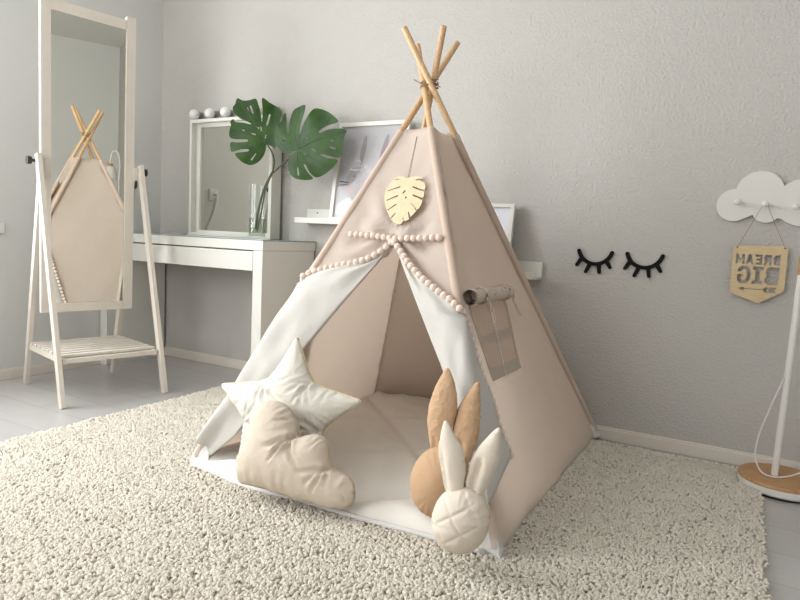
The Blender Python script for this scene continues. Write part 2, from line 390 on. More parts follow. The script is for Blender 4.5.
# vanity mirror with bulbs
t = Thing('vanity_mirror', 'white framed vanity mirror with round bulbs standing on the desk', 'mirror', (-.557, -.06, .783))
VX0, VX1, VZ0, VZ1, VY0, VY1 = -.872, -.24, .783, 1.452, -.1, -.02
bm = bmesh.new()
box(bm, VX0, VX0+.018, VY0, VY1, VZ0, VZ1, bev=.002); box(bm, VX1-.018, VX1, VY0, VY1, VZ0, VZ1, bev=.002)
box(bm, VX0+.018, VX1-.018, VY0, VY1, VZ1-.018, VZ1); box(bm, VX0+.018, VX1-.018, VY0, VY1, VZ0, VZ0+.018)
fr = t.part('frame', bm, M['bracket'])
bm = bmesh.new(); i0, i1, w = .018, .062, .07
box(bm, VX0+.018, VX0+.052, VY0+.035, VY1, VZ0+.018, VZ1-.018); box(bm, VX1-.052, VX1-.018, VY0+.035, VY1, VZ0+.018, VZ1-.018)
box(bm, VX0+.052, VX1-.052, VY0+.035, VY1, VZ1-.04, VZ1-.018); box(bm, VX0+.052, VX1-.052, VY0+.035, VY1, VZ0+.018, VZ0+.03)
t.part('inner_frame', bm, M['bracket'])
t.part('mirror_glass', B(VX0+.04, VX1-.04, VY0+.05, VY1-.002, VZ0+.025, VZ1-.03), M['mirror'])
lb = t.part('light_bar', B(VX0+.02, VX1-.02, -.05, -.022, VZ1, VZ1+.052, bev=.002), M['metal'])
for i in range(5):
    x = -.851+.1235*i
    bm = bmesh.new(); ball(bm, (x, -.086, 1.484), .0305, 3)
    b = t.part('bulb', bm, M['bulb'], smooth=True)
    t.part('bulb_socket', tube(bmesh.new(), [(x, -.048, 1.484), (x, -.062, 1.484)], .014, 12), M['metal'], parent=b)

# wall sockets on the left wall (one is seen in the vanity mirror)
def wall_socket(y, z, label, hw=.041):
    t = Thing('wall_socket', label, 'socket', (XL, y, z))
    t.part('plate', B(XL, XL+.012, y-hw, y+hw, z-hw, z+hw, bev=.004), M['sw'])
    bm = tube(bmesh.new(), [(XL+.011, y, z), (XL+.015, y, z)], hw*.55, 20)
    t.part('outlet', bm, M['sw'], smooth='auto')
    return t
wall_socket(-.984, .776, 'white wall socket on the left wall at the left picture edge', .026)
s2 = wall_socket(-.541, 1.06, 'white wall socket with a coiled cord, seen reflected in the vanity mirror')
pts = []
for i in range(160):
    k = i/159; z = 1.04-.22*k; y = -.541+.03*k+.06*k*k; pts.append((XL+.03+.009*math.cos(i*.9), y+.009*math.sin(i*.9), z))
bm = tube(bmesh.new(), [(XL+.016, -.541, 1.06), (XL+.036, -.541, 1.06), (XL+.034, -.541, 1.045)], .008, 8)
single('coiled_cord', tube(bm, pts, .0032, 6), M['sw'], 'pale coiled cord hanging from the wall socket, seen in the vanity mirror', 'cord', (XL+.02, -.541, 1.06), smooth=True)

# ---------------------------------------------------------------- glass vase with monstera
vx, vy, vr = -.19, -.26, .046
t = Thing('glass_vase', 'tall clear glass cylinder vase holding monstera leaves on the desk', 'vase', (vx, vy, .783))
t.part('vase_wall', lathe(bmesh.new(), [(0, 0), (vr, 0), (vr, .275), (vr-.0035, .275), (vr-.0035, .012), (0, .012)], (vx, vy, .7835), 40), M['glass'], smooth='auto')
t.part('water', lathe(bmesh.new(), [(0, .0125), (vr-.004, .0125), (vr-.004, .105), (0, .105)], (vx, vy, .7835), 32), M['water'], smooth='auto')
pl = Thing('monstera_branch', 'two green split monstera leaves on forked stems in the glass vase', 'plant', (vx, vy, .8))
lr, lu = V((.873, .486, 0)), V((0, 0, 1)); ln = lr.cross(lu)
S = .00522; O = V((-.2, -.25, .9)); ox, oy = 257.2, 216.3
def px3(x, y, d=0): d = d+max(0, x-272)*S*.42; return O+lr*((x-ox)*S)+lu*((oy-y)*S-(x-ox)*S*.048)+ln*d
main = catmull([px3(256, 229, 0), px3(258, 212, 0), px3(263, 190, 0), px3(271, 172, 0)], 8)
stem = tube(bmesh.new(), main, .006, 8)
tube(stem, catmull([px3(258, 231, .012), px3(261.5, 212, .01), px3(265, 190, .006), px3(270.5, 173, 0)], 8), .004, 8)
tube(stem, catmull([px3(271, 173, 0), px3(272.5, 162, 0), px3(270, 152, .002), px3(264, 143, .006)], 6), [.0048]*12+[.004]*7, 8)
tube(stem, catmull([px3(270, 174, 0), px3(279, 166, .004), px3(289, 158, .012), px3(298, 150, .02)], 6), .0042, 8)
pl.part('stem', stem, M['stem'], smooth=True)
def leaf(outline, slits, base, tip, veins, d0, cup, seed):
    o = np.array([(170+x/4, 80+y/4) for x, y in outline]); o = resample(catmull(o, 3, True), 1.1)
    hs = []
    for (x0, y0, x1, y1, w) in slits:
        a, b = np.array((170+x0/4, 80+y0/4)), np.array((170+x1/4, 80+y1/4)); hs.append(capsule2(a, b, w*.3, w*.5, 4))
    b0 = np.array((170+base[0]/4, 80+base[1]/4)); t0 = np.array((170+tip[0]/4, 80+tip[1]/4)); ax = (t0-b0)/np.linalg.norm(t0-b0); L = np.linalg.norm(t0-b0)
    def dep(x, y):
        p = np.array((x, y))-b0; u = p@ax/L; w = (p[0]*-ax[1]+p[1]*ax[0])/L
        return d0+cup*(-.14*w*w*1.2-.05*u*u)+.006*math.sin(u*9+seed)*abs(w)*2+.012*abs(w)
    bm = bmesh.new(); plate(bm, o, hs, 1, lambda x, y, d: px3(x, y, dep(x, y)+.0012*d), 3.2, re=False)
    lf = pl.part('leaf', bm, M['leaf'], smooth='auto')
    bm = bmesh.new()
    for k, v in enumerate(veins):
        P = [np.array((170+x/4, 80+y/4)) for x, y in v]; P = catmull(P, 5)
        tube(bm, [px3(p[0], p[1], dep(*p)+.0015) for p in P], [(.0022 if k == 0 else .0012)*(1-.6*i/len(P)) for i in range(len(P))], 5)
    pl.part('leaf_vein', bm, M['vein'], parent=lf, smooth=True)
L1 = [(380, 256), (377, 285), (366, 312), (345, 335), (318, 347), (290, 342), (270, 328), (254, 309), (275, 302), (306, 296), (313, 290), (300, 287), (270, 292), (240, 302), (233, 285), (234, 265), (262, 264), (300, 259), (307, 253), (300, 250), (266, 251), (232, 248), (230, 222), (237, 200), (234, 186), (246, 176), (255, 186), (285, 186), (318, 190), (300, 180), (275, 172), (252, 155), (241, 132), (250, 118), (258, 93), (280, 101), (308, 97), (332, 89), (342, 108), (352, 140), (357, 175), (360, 170), (360, 130), (357, 84), (385, 98), (415, 112), (434, 128), (436, 150), (430, 180), (424, 205), (424, 240), (414, 272), (400, 268), (386, 260)]
leaf(L1, [(312, 120, 322, 145, 2.2), (300, 128, 306, 138, 1.4), (388, 145, 380, 185, 2.2), (355, 195, 358, 210, 1.2), (320, 225, 334, 228, 1.6), (282, 214, 290, 217, 1.2), (338, 303, 322, 326, 1.8), (377, 225, 374, 238, 1.2), (336, 196, 348, 202, 1.2)],
     (379, 256), (256, 96), [[(379, 256), (345, 205), (305, 150), (262, 100)], [(374, 248), (330, 240), (240, 230)], [(372, 250), (330, 270), (250, 300)], [(375, 255), (350, 290), (318, 335)], [(350, 212), (300, 200), (245, 195)], [(350, 210), (352, 160), (345, 120)], [(368, 235), (385, 180), (400, 115)], [(378, 252), (400, 215), (425, 160)]], .008, .3, 1)
L2 = [(514, 276), (500, 284), (480, 291), (455, 291), (432, 274), (416, 250), (413, 220), (420, 195), (436, 172), (449, 134), (458, 150), (461, 185), (466, 212), (474, 212), (472, 180), (477, 150), (486, 125), (510, 113), (536, 106), (534, 135), (522, 175), (515, 210), (521, 213), (532, 180), (548, 150), (572, 119), (610, 122), (645, 140), (672, 166), (640, 178), (612, 192), (596, 206), (602, 211), (630, 198), (665, 192), (692, 192), (705, 200), (696, 225), (692, 262), (682, 296), (650, 296), (612, 289), (606, 294), (640, 305), (674, 308), (660, 332), (636, 356), (605, 374), (580, 374), (560, 356), (544, 330), (540, 336), (556, 360), (577, 380), (562, 388), (530, 390), (504, 386), (484, 370), (472, 346), (474, 322), (488, 302), (504, 288)]
leaf(L2, [(443, 232, 456, 248, 1.7), (545, 238, 548, 229, 1.5), (642, 262, 662, 265, 2.6), (645, 236, 654, 240, 1.5), (515, 345, 518, 372, 1.8), (570, 272, 584, 280, 1.6), (536, 288, 546, 294, 1.4), (520, 200, 524, 190, .8)],
     (514, 276), (690, 200), [[(514, 276), (560, 250), (620, 225), (695, 202)], [(516, 272), (560, 215), (650, 150)], [(514, 270), (530, 200), (575, 130)], [(512, 270), (498, 200), (520, 120)], [(508, 276), (460, 230), (448, 160)], [(505, 280), (455, 272), (425, 230)], [(525, 275), (590, 265), (690, 275)], [(522, 282), (580, 310), (650, 330)], [(516, 285), (555, 330), (590, 365)], [(512, 288), (515, 335), (530, 380)]], .022, .3, 4)

# ---------------------------------------------------------------- picture ledges and framed pictures
def ledge(x0, x1, zt, zl, zb, yl, label):
    t = Thing('picture_ledge', label, 'shelf', ((x0+x1)/2, 0, zb))
    t.part('back_plate', B(x0, x1, -.013, 0, zb, zt, bev=.002), M['bracket'])
    t.part('ledge_board', B(x0, x1, yl+.011, -.0135, zb, zb+.012, bev=.001), M['bracket'])
    t.part('front_lip', B(x0, x1, yl, yl+.01, zb, zl, bev=.002), M['bracket'])
    return t
t = ledge(-.06, .62, .956, .906, .877, -.12, 'white picture ledge on the back wall beside the desk, left of the tent')
bm = bmesh.new(); lathe(bm, [(0, 0), (.004, 0), (.004, .002), (0, .002)], (0, 0, 0), 12); bmesh.ops.rotate(bm, verts=bm.verts, cent=(0, 0, 0), matrix=Matrix.Rotation(PI/2, 3, 'X')); bmesh.ops.translate(bm, verts=bm.verts, vec=(.011, -.0135, .936))
t.part('screw', bm, M['ink'])
ledge(.7, 1.255, .745, .7, .67, -.1, 'white picture ledge end showing low to the right of the tent')
def picture(name, label, x0, w, h, zb, yb, yt, fw, group=None):
    tl = math.asin((yt-yb)/h); mp = frame_map((x0, yb, zb), (1, 0, 0), (0, math.sin(tl), math.cos(tl)))
    t = Thing(name, label, 'picture', (x0+w/2, yb, zb), group=group)
    bm = bmesh.new()
    plate(bm, [(0, 0), (w, 0), (w, h), (0, h)], [[(fw, fw), (w-fw, fw), (w-fw, h-fw), (fw, h-fw)]], .02, mp, 1, re=False)
    t.part('frame', bm, M['bracket'])
    bm = plate(bmesh.new(), [(fw*.8, fw*.8), (w-fw*.8, fw*.8), (w-fw*.8, h-fw*.8), (fw*.8, h-fw*.8)], [], .006, mp, 1, re=False)
    pr = t.part('print', bm, M['paper'] if name == 'framed_poster' else M['mount'])
    return t, mp, pr
t, mp, pr = picture('framed_poster', 'large white framed poster of a pale bunny leaning on the ledge', .16, .41, .505, .891, -.1, -.03, .02)
def ell(cx, cy, a, b, r=0, n=28): return [(cx+a*math.cos(q)*math.cos(r)-b*math.sin(q)*math.sin(r), cy+a*math.cos(q)*math.sin(r)+b*math.sin(q)*math.cos(r)) for q in (2*PI*i/n for i in range(n))]
def ink(name, outline, m, lift, th=.0006): return t.part(name, plate(bmesh.new(), outline, [], th, lambda a, b, d: mp(a, b, .0062+lift+d), .03), M[m], parent=pr)
ink('bunny_ear', ell(.155, .365, .014, .075, -.10), 'ink_ear', 0); ink('bunny_ear', ell(.275, .36, .014, .085, -.2), 'ink_ear', 0)
ink('bunny_face', ell(.145, .195, .075, .085, .1), 'ink_grey', .0002)
ink('bunny_cheek', ell(.105, .165, .028, .028), 'ink_pink', .001)
ink('bunny_eye', ell(.118, .232, .004, .0045), 'ink', .001)
ink('whisker', [(.035, .203), (.088, .197), (.088, .202), (.035, .209)], 'ink', .001); ink('whisker', [(.04, .186), (.09, .185), (.09, .190), (.04, .191)], 'ink', .001)
ink('painted_glare', catmull([(.03, .03), (.03, .08), (.06, .105), (.1, .125), (.13, .1), (.18, .13), (.24, .12), (.28, .06), (.28, .03)], 4), 'glare_white', .0004)  # bright glass reflection painted as a flat white shape on the print
for a, b in ((.09, .41), (.22, .43), (.215, .33), (.07, .33)): ink('dot', ell(a, b, .003, .003, 0, 8), 'ink_ear', 0)
t.part('glazing', plate(bmesh.new(), [(.018, .018), (.392, .018), (.392, .487), (.018, .487)], [], .001, lambda a, b, d: mp(a, b, .012+d), 1, re=False), M['picglass'])
picture('framed_picture', 'small white framed picture standing on the low ledge behind the tent', .9, .222, .315, .684, -.075, -.03, .016)

# ---------------------------------------------------------------- eyelashes, cloud rack, plaque
def lashes(cx, cz, s, rot, label):
    bm = bmesh.new(); k = [0]
    c, sn = math.cos(rot), math.sin(rot)
    mp = lambda a, b, d: V((cx+(a*c-b*sn)*s, .0004-d, cz+(a*sn+b*c)*s))
    def pl(o): k[0] += 1; plate(bm, o, [], .011+.0001*k[0], mp, 5, re=False)
    R, y0, w = .0712, .0712, .0078
    ang = np.linspace(math.radians(195), math.radians(345), 26)
    arc = lambda a, r: (r*math.cos(a), y0+r*math.sin(a))
    pl([arc(a, R+w) for a in ang]+[arc(a, R-w) for a in ang[::-1]])
    for a in (ang[0], ang[-1]): pl(ell(*arc(a, R), w, w, 0, 16))
    for p, q in (((-.057, .018), (-.073, -.009)), ((-.018, .0), (-.033, -.036)), ((.018, .0), (.024, -.034)), ((.05, .014), (.066, -.01))): pl(capsule2(p, q, .0085, .0066))
    single('eyelash_decoration', bm, M['black_wood'], label, 'wall decoration', (cx, 0, cz), 'black eyelash wall decorations')
lashes(1.478, .752, 1.0, -.02, 'black closed-eyelash wall decoration nearer the tent')
lashes(1.677, .749, 1.0, -.02, 'black closed-eyelash wall decoration nearer the cloud rack')
t = Thing('cloud_coat_rack', 'white cloud-shaped coat rack with pegs on the right of the wall', 'coat rack', (2.1, 0, 1.03))
circ = [(1.985, 1.009, .061), (2.066, 1.057, .080), (2.205, 1.022, .086), (2.093, .992, .047), (2.3, 1.0, .055), (2.15, 1.02, .06)]
o = []
for i in range(240):
    a = 2*PI*i/240; d = np.array((math.cos(a), math.sin(a))); best = 0; c0 = np.array((2.13, 1.02))
    for x, z, r in circ:
        e = np.array((x, z))-c0; bb = e@d; q = bb*bb-(e@e-r*r)
        if q >= 0: best = max(best, bb+math.sqrt(q))
    o.append(c0+d*best)
t.part('board', plate(bmesh.new(), o, [], .016, lambda a, b, d: V((a, -.001-d, b)), .03, re=False), M['frame_white'])
pegs = [(1.994, 1.019), (2.086, 1.012), (2.182, 1.005), (2.275, .998)]
for x, z in pegs:
    bm = lathe(bmesh.new(), [(0, 0), (.005, 0), (.005, .034), (.0105, .037), (.012, .043), (.010, .049), (.005, .0515), (0, .052)], (0, 0, 0), 16)
    bmesh.ops.rotate(bm, verts=bm.verts, cent=(0, 0, 0), matrix=Matrix.Rotation(PI/2, 3, 'X')); bmesh.ops.translate(bm, verts=bm.verts, vec=(x, -.0172, z))
    t.part('peg', bm, M['frame_white'], smooth='auto')
# plaque: letters are cut right through and read mirror-wise
t = Thing('wooden_plaque', 'wooden pennant plaque with cut-out words hanging from the cloud rack', 'sign', (2.087, -.02, .75))
G = {  # letter shapes in a unit box
 'D': [[(0, 0), (.62, 0), (.92, .22), (1, .5), (.92, .78), (.62, 1), (0, 1)]],
 'R': [[(0, 0), (.3, 0), (.3, .36), (.42, .36), (.66, 0), (1, 0), (.72, .42), (.95, .58), (.95, .82), (.75, 1), (0, 1)]],
 'E': [[(0, 0), (.95, 0), (.95, .22), (.32, .22), (.32, .4), (.8, .4), (.8, .6), (.32, .6), (.32, .78), (.95, .78), (.95, 1), (0, 1)]],
 'A': [[(0, 0), (.3, 0), (.37, .22), (.63, .22), (.7, 0), (1, 0), (.68, 1), (.32, 1)]],
 'M': [[(0, 0), (.26, 0), (.26, .55), (.42, .2), (.58, .2), (.74, .55), (.74, 0), (1, 0), (1, 1), (.74, 1), (.5, .5), (.26, 1), (0, 1)]],
 'B': [[(0, 0), (.72, 0), (.95, .12), (1, .3), (.82, .52), (.94, .7), (.88, .9), (.68, 1), (0, 1)]],
 'I': [[(0, 0), (1, 0), (1, .2), (.72, .2), (.72, .8), (1, .8), (1, 1), (0, 1), (0, .8), (.28, .8), (.28, .2), (0, .2)]],
 'G': [[(.3, 0), (.75, 0), (.98, .16), (.98, .52), (.55, .52), (.55, .36), (.7, .36), (.7, .24), (.6, .2), (.42, .2), (.3, .34), (.3, .66), (.42, .8), (.6, .8), (.7, .66), (1, .66), (.92, .88), (.72, 1), (.3, 1), (.08, .84), (0, .62), (0, .38), (.08, .16)]],
}
holes = []
def word(txt, xr, z0, ws, h, gap):
    x = xr
    for ch, w in zip(txt, ws):
        for pts in G[ch]: holes.append([(x-a*w, z0+b*h) for a, b in pts][::-1])
        x -= w+gap
word('DREAM', 2.155, .787, [.0245, .027, .024, .027, .03], .038, .0035)
word('BIG', 2.156, .714, [.047, .036, .046], .066, .0045)
def arrow(x0, x1, z):
    h = .0012; return [(x0, z), (x0+.02, z+.007), (x0+.02, z+h), (x1-.045, z+h), (x1-.038, z+.01), (x1-.027, z+.01), (x1-.034, z+h), (x1-.03, z+h), (x1-.023, z+.01), (x1-.012, z+.01), (x1-.019, z+h), (x1-.016, z+h), (x1-.009, z+.01), (x1, z+.01), (x1-.009, z), (x1, z-.01), (x1-.009, z-.01), (x1-.016, z-h), (x1-.019, z-h), (x1-.012, z-.01), (x1-.023, z-.01), (x1-.03, z-h), (x1-.034, z-h), (x1-.027, z-.01), (x1-.038, z-.01), (x1-.045, z-h), (x0+.02, z-h), (x0+.02, z-.007)]
holes.append(arrow(2.025, 2.153, .694))
sl = -.03
out = [(1.999, .676), (2.092, .643), (2.1, .643), (2.176, .694), (2.176, .845), (2.172, .857), (2.162, .860), (2.012, .855), (2.001, .852), (1.997, .842)]
t.part('board', plate(bmesh.new(), out, holes, .004, lambda a, b, d: V((a, -.022-d, b)), .02, re=False, side=1), M['ply']).data.materials.append(M['slit'])
bm = tube(bmesh.new(), [(2.010, -.026, .849), (2.081, -.052, 1.012), (2.087, -.053, 1.021), (2.092, -.052, 1.012), (2.166, -.026, .852)], .0008, 6)
th = t.part('hanging_string', bm, M['cord'])
for x, z in ((2.010, .849), (2.166, .852)): t.part('knot', ball(bmesh.new(), (x, -.0275, z), .003, 1), M['ink'], parent=th)

# ---------------------------------------------------------------- floor lamp with wooden disc base
lx, ly = 2.2, -.2
t = Thing('floor_lamp', 'white floor lamp on a round bamboo base at the right edge', 'lamp', (lx, ly, .0))
bx_ = lx+.022
b = t.part('base', lathe(bmesh.new(), [(0, .008), (.128, .008), (.136, .014), (.138, .03), (.137, .036), (0, .036)], (bx_, ly, 0), 48), M['lampwhite'], smooth='auto')
t.part('rubber_foot', lathe(bmesh.new(), [(0, 0), (.122, 0), (.124, .008), (0, .008)], (bx_, ly, 0), 40), M['black'], parent=b, label='black rubber foot')
t.part('wooden_disc', lathe(bmesh.new(), [(0, .0362), (.137, .0362), (.1375, .043), (.134, .048), (0, .048)], (bx_, ly, 0), 48), M['bamboo'], parent=b, smooth='auto')
t.part('pole', tube(bmesh.new(), [(lx, ly, .048), (lx+.013, ly, .762)], .0115, 16), M['lampwhite'], smooth='auto')
t.part('wooden_joint', tube(bmesh.new(), [(lx+.013, ly, .762), (lx+.0143, ly, .83)], .0125, 16), M['bamboo'], smooth='auto')
arc = [(lx+.0143, ly, .83), (lx+.016, ly, 1.1), (lx+.022, ly+.003, 1.30), (lx+.055, ly-.02, 1.385), (lx+.11, ly-.05, 1.365), (lx+.13, ly-.062, 1.27)]
t.part('arm', tube(bmesh.new(), catmull(arc, 8), .008, 12), M['lampwhite'], smooth=True)
hx, hy, hz = lx+.13, ly-.062, 1.13
sh = t.part('lamp_shade', lathe(bmesh.new(), [(.07, 0), (.067, .03), (.05, .095), (.036, .115), (.014, .12), (.014, .117), (.034, .111), (.048, .094), (.065, .03), (.068, 0)], (hx, hy, hz), 32), M['lampwhite'], smooth=True)
t.part('shade_cap', lathe(bmesh.new(), [(0, .115), (.026, .115), (.023, .14), (0, .142)], (hx, hy, hz), 20), M['bamboo'], parent=sh, smooth='auto')
cab = catmull([(lx-.004, ly-.012, .40), (lx-.03, ly-.013, .31), (lx-.06, ly-.015, .19), (lx-.066, ly-.018, .11), (lx-.045, ly-.03, .062), (lx-.01, ly-.04, .052), (lx+.04, ly-.02, .058), (lx+.09, ly-.0, .085), (lx+.13, ly+.02, .12)], 6)
t.part('cord', tube(bmesh.new(), cab, .0026, 8), M['lampwhite'], smooth=True)

# ---------------------------------------------------------------- standing mirror
t = Thing('standing_mirror', 'tall white tilting floor mirror on an A-frame stand at the left', 'mirror', (-.757, -.807, 0), -math.radians(13.8), local=True)
tl = .021
def fx(z): return -.015+(z-1.105)*tl
def slab(bm, y0, y1, z0, z1, d0, d1):
    vs = [bm.verts.new((fx(z)+d, y, z)) for z in (z0, z1) for d, y in ((d0, y0), (d1, y0), (d1, y1), (d0, y1))]
    for q in ((0, 1, 2, 3), (7, 6, 5, 4), (0, 4, 5, 1), (1, 5, 6, 2), (2, 6, 7, 3), (3, 7, 4, 0)): bm.faces.new([vs[i] for i in q])
    return bm
Y0, Y1 = -.216, .213
bm = bmesh.new(); slab(bm, Y0, Y0+.042, .39, 1.84, -.022, .004); slab(bm, Y1-.044, Y1, .39, 1.84, -.022, .004)
slab(bm, Y0+.042, Y1-.046, .39, .432, -.02, .002); slab(bm, Y0+.042, Y1-.046, 1.775, 1.822, -.02, .002)
fr = t.part('frame', bm, M['wood_white'])
t.part('mirror_glass', slab(bmesh.new(), Y0+.04, Y1-.044, .43, 1.777, -.012, -.004), M['mirror'])
t.part('back_board', slab(bmesh.new(), Y0+.02, Y1-.02, .41, 1.8, -.0245, -.0225), M['frame_white'])
LY = (-.226, .238)
for y, so in ((LY[0], 1), (LY[1], -1)):
    t.part('leg', bar(bmesh.new(), (.283, y-so*.004, 0), (-.004, y-so*.004, 1.125), .019, .036), M['wood_white'])
    t.part('leg', bar(bmesh.new(), (-.283, y+so*.0165, 0), (-.016, y+so*.0165, 1.115), .019, .036), M['wood_white'])
for y, so in ((LY[0], -1), (LY[1], 1)):
    bm = tube(bmesh.new(), [(fx(1.1)-.01, y+so*.006, 1.095), (fx(1.1)-.01, y+so*.026, 1.095), (fx(1.1)-.01, y+so*.0265, 1.095), (fx(1.1)-.01, y+so*.045, 1.095)], [.007, .007, .017, .019], 14)
    t.part('tightening_knob', bm, M['black'], smooth='auto', label='black tightening knob')
    t.part('spacer', tube(bmesh.new(), [(fx(1.02)-.004, y-so*.018, 1.03), (fx(1.02)-.004, y-so*.012, 1.03)], .022, 14), M['black'], label='black spacer washer')
zs = .215; xs = .283*(1-zs/1.13)
shf = bmesh.new(); box(shf, -xs, xs+.005, -.213, -.195, zs-.03, zs-.004); box(shf, -xs, xs+.005, .207, .225, zs-.03, zs-.004)
box(shf, xs-.012, xs+.006, -.195, .207, zs-.026, zs-.006); box(shf, -xs, -xs+.018, -.195, .207, zs-.026, zs-.006)
sf = t.part('shelf_frame', shf, M['wood_white'])
for i in range(8):
    x = -xs+.012+(2*xs-.024)*(i+.5)/8
    t.part('slat', B(x-.0175, x+.0175, -.213, .225, zs-.0035, zs+.008, bev=.002), M['wood_white'], parent=sf)
t.part('hanging_tag', B(-.068, -.064, -.205, -.15, .53, .6, bev=.001), M['sw'])
t.part('tag_string', tube(bmesh.new(), [(-.04, -.18, .655), (-.066, -.178, .598)], .001, 6), M['cord'])

# ---------------------------------------------------------------- teepee tent
FL, FR, BR, BL = V((.433, -1.243, .02)), V((1.55, -1.255, .02)), V((1.548, -.024, .02)), V((.42, -.024, .02)); AP = V((.958, -.62, 1.393))
CTR = V((.985, -.63, .4)); FWD = V((-.48, .872, -.099)); RT = V((.873, .486, .048))
tent = Thing('teepee_tent', 'beige cotton teepee play tent with pom-pom trimmed door on the rug', 'tent', (.985, -.63, 0))
cross = {'FL': AP+FWD*.028, 'FR': AP-RT*.0215+FWD*.002, 'BR': AP-FWD*.026, 'BL': AP+RT*.011+FWD*.004}
ends = {'FL': FL, 'FR': FR, 'BR': BR, 'BL': BL}; over = {'FL': 1.133, 'FR': 1.128, 'BR': 1.131, 'BL': 1.132}
def pole_at(k, z): a, b = ends[k], cross[k]; return a+(b-a)*((z-a.z)/(b.z-a.z))
for k in ends:
    a, b = ends[k], cross[k]; e = a+(b-a)*over[k]; d = (e-a).normalized()
    tent.part('pole', tube(bmesh.new(), [pole_at(k, .05), e-d*.003, e], [.0115, .0115, .0095], 16), M['pole'], smooth='auto')
    bm = bmesh.new(); n = 26; pts = [pole_at(k, .035+(1.215-.035)*i/n) for i in range(n+1)]
    tube(bm, pts, [.0142+.0006*math.sin(i*2.3) for i in range(n+1)], 12, cap=False)
    tent.part('pole_sleeve', bm, M['tent'], smooth=True)
# lashing cord
bm = bmesh.new(); pts = []
for i in range(70): a = i*.55; pts.append(AP+V((.033*math.cos(a), .033*math.sin(a), -.012+.024*i/70+.006*math.sin(a*1.7))))
tube(bm, pts, .0017, 5); tube(bm, [AP+V((.02, -.03, 0)), AP+RT*.05+V((0, -.02, -.012))], .0015, 5); tube(bm, [AP+V((-.02, -.03, 0)), AP-RT*.05+V((0, -.02, .015))], .0015, 5)
tent.part('lashing_cord', bm, M['cord'])
def nrm(a, b):  # outward normal of a side
    n = (b-a).cross(AP-a).normalized(); m = (a+b+AP)/3-CTR
    return n if n.dot(m) > 0 else -n
def wob(x, y, s): return math.sin(x*13+s)*math.sin(y*9+2*s)*.5+.3*math.sin(x*29+y*17+s*3)
def solidify(o, th=.002):
    m = o.modifiers.new('thickness', 'SOLIDIFY'); m.thickness = th; m.offset = 0
def panel(name, ka, kb, zt, sag, seed, holes=(), zb=.014, inset=0):
    n = nrm(ends[ka], ends[kb]); a0, b0, a1, b1 = [p-n*inset for p in (pole_at(ka, zb), pole_at(kb, zb), pole_at(ka, zt), pole_at(kb, zt))]
    ex = (b0-a0).normalized(); ey = n.cross(ex); ey = ey if ey.z > 0 else -ey
    loc = lambda p: ((p-a0).dot(ex), (p-a0).dot(ey))
    P = [loc(p) for p in (a0, b0, b1, a1)]; hs = [[loc(V(p)) for p in h] for h in holes]
    W = P[1][0]; H = P[2][1]
    vs, fs, _ = tri2d(P, hs, .035); bm = bmesh.new(); vv = []
    for x, y in vs:
        k = y/H; xl = P[0][0]+(P[3][0]-P[0][0])*k; xr = P[1][0]+(P[2][0]-P[1][0])*k; s = (x-xl)/max(xr-xl, 1e-4); s = min(max(s, 0), 1)
        e = 4*s*(1-s); dz = -sag*e*(1-.35*k)*(.35+.65*min(1, 3*k))+.005*e*wob(x, y, seed)
        vv.append(bm.verts.new(a0+ex*x+ey*y+n*(dz+.003)))
    for f in fs: bm.faces.new([vv[i] for i in f])
    for v in [v for v in bm.verts if not v.link_faces]: bm.verts.remove(v)
    o = tent.part(name, bm, M['tent'], smooth=True); solidify(o)
    def surf(p):
        x, y = loc(V(p)); k = y/H; xl = P[0][0]+(P[3][0]-P[0][0])*k; xr = P[1][0]+(P[2][0]-P[1][0])*k; s = min(max((x-xl)/max(xr-xl, 1e-4), 0), 1); e = 4*s*(1-s)
        return a0+ex*x+ey*y+n*(-sag*e*(1-.35*k)*(.35+.65*min(1, 3*k))+.005*e*wob(x, y, seed)+.003)
    return o, surf, n, ex
W4 = [(1.29, -.912, .622), (1.29, -.565, .624), (1.391, -.634, .39), (1.391, -.914, .392)]
def rplane(y, z):  # point on the right side plane
    a = pole_at('FR', z); b = pole_at('BR', z); f = (y-a.y)/(b.y-a.y); return a+(b-a)*f
right, rs, rn, rex = panel('side_panel', 'FR', 'BR', 1.212, .012, 1, [W4], inset=.003)
left, ls, lnm, lex = panel('side_panel', 'BL', 'FL', 1.225, .02, 2, inset=.013)
back, bs, bn, bex = panel('back_panel', 'BR', 'BL', 1.225, .015, 3, inset=.013)
nf = nrm(FL, FR)
# window in the right side: netting, straps, rolled flap with ties
def strip(bm, p, q, w, lift, surf, n, seg=10, th=.0015):
    p, q = V(p), V(q); d = (q-p).normalized(); s = d.cross(n).normalized(); A = []
    for i in range(seg+1):
        c = surf(p+(q-p)*i/seg)+n*lift; A.append([bm.verts.new(c+s*w/2*j+n*k) for j, k in ((-1, 0), (1, 0), (1, th), (-1, th))])
    for a, b in zip(A, A[1:]):
        for k in range(4): bm.faces.new((a[k], a[(k+1) % 4], b[(k+1) % 4], b[k]))
    bm.faces.new(A[0][::-1]); bm.faces.new(A[-1]); return bm
bm = bmesh.new()
for a, b, w in ((W4[0], W4[3], .012), (W4[1], W4[2], .012)): strip(bm, a, b, w, .002, rs, rn)
strip(bm, V(W4[3])+V((-.008, -.004, .018)), V(W4[2])+V((-.008, .004, .018)), .034, .002, rs, rn)
win = tent.part('window_surround', bm, M['net'])
def pane():
    m = bpy.data.materials.new('window_netting'); m.use_nodes = True; nt = m.node_tree; N = nt.nodes; L = nt.links; b = N['Principled BSDF']
    b.inputs['Base Color'].default_value = srgb(205, 178, 160); b.inputs['Roughness'].default_value = .9
    tr = N.new('ShaderNodeBsdfTransparent'); mx = N.new('ShaderNodeMixShader'); mx.inputs[0].default_value = .6
    L.new(tr.outputs[0], mx.inputs[1]); L.new(b.outputs[0], mx.inputs[2]); L.new(mx.outputs[0], N['Material Output'].inputs[0]); return m
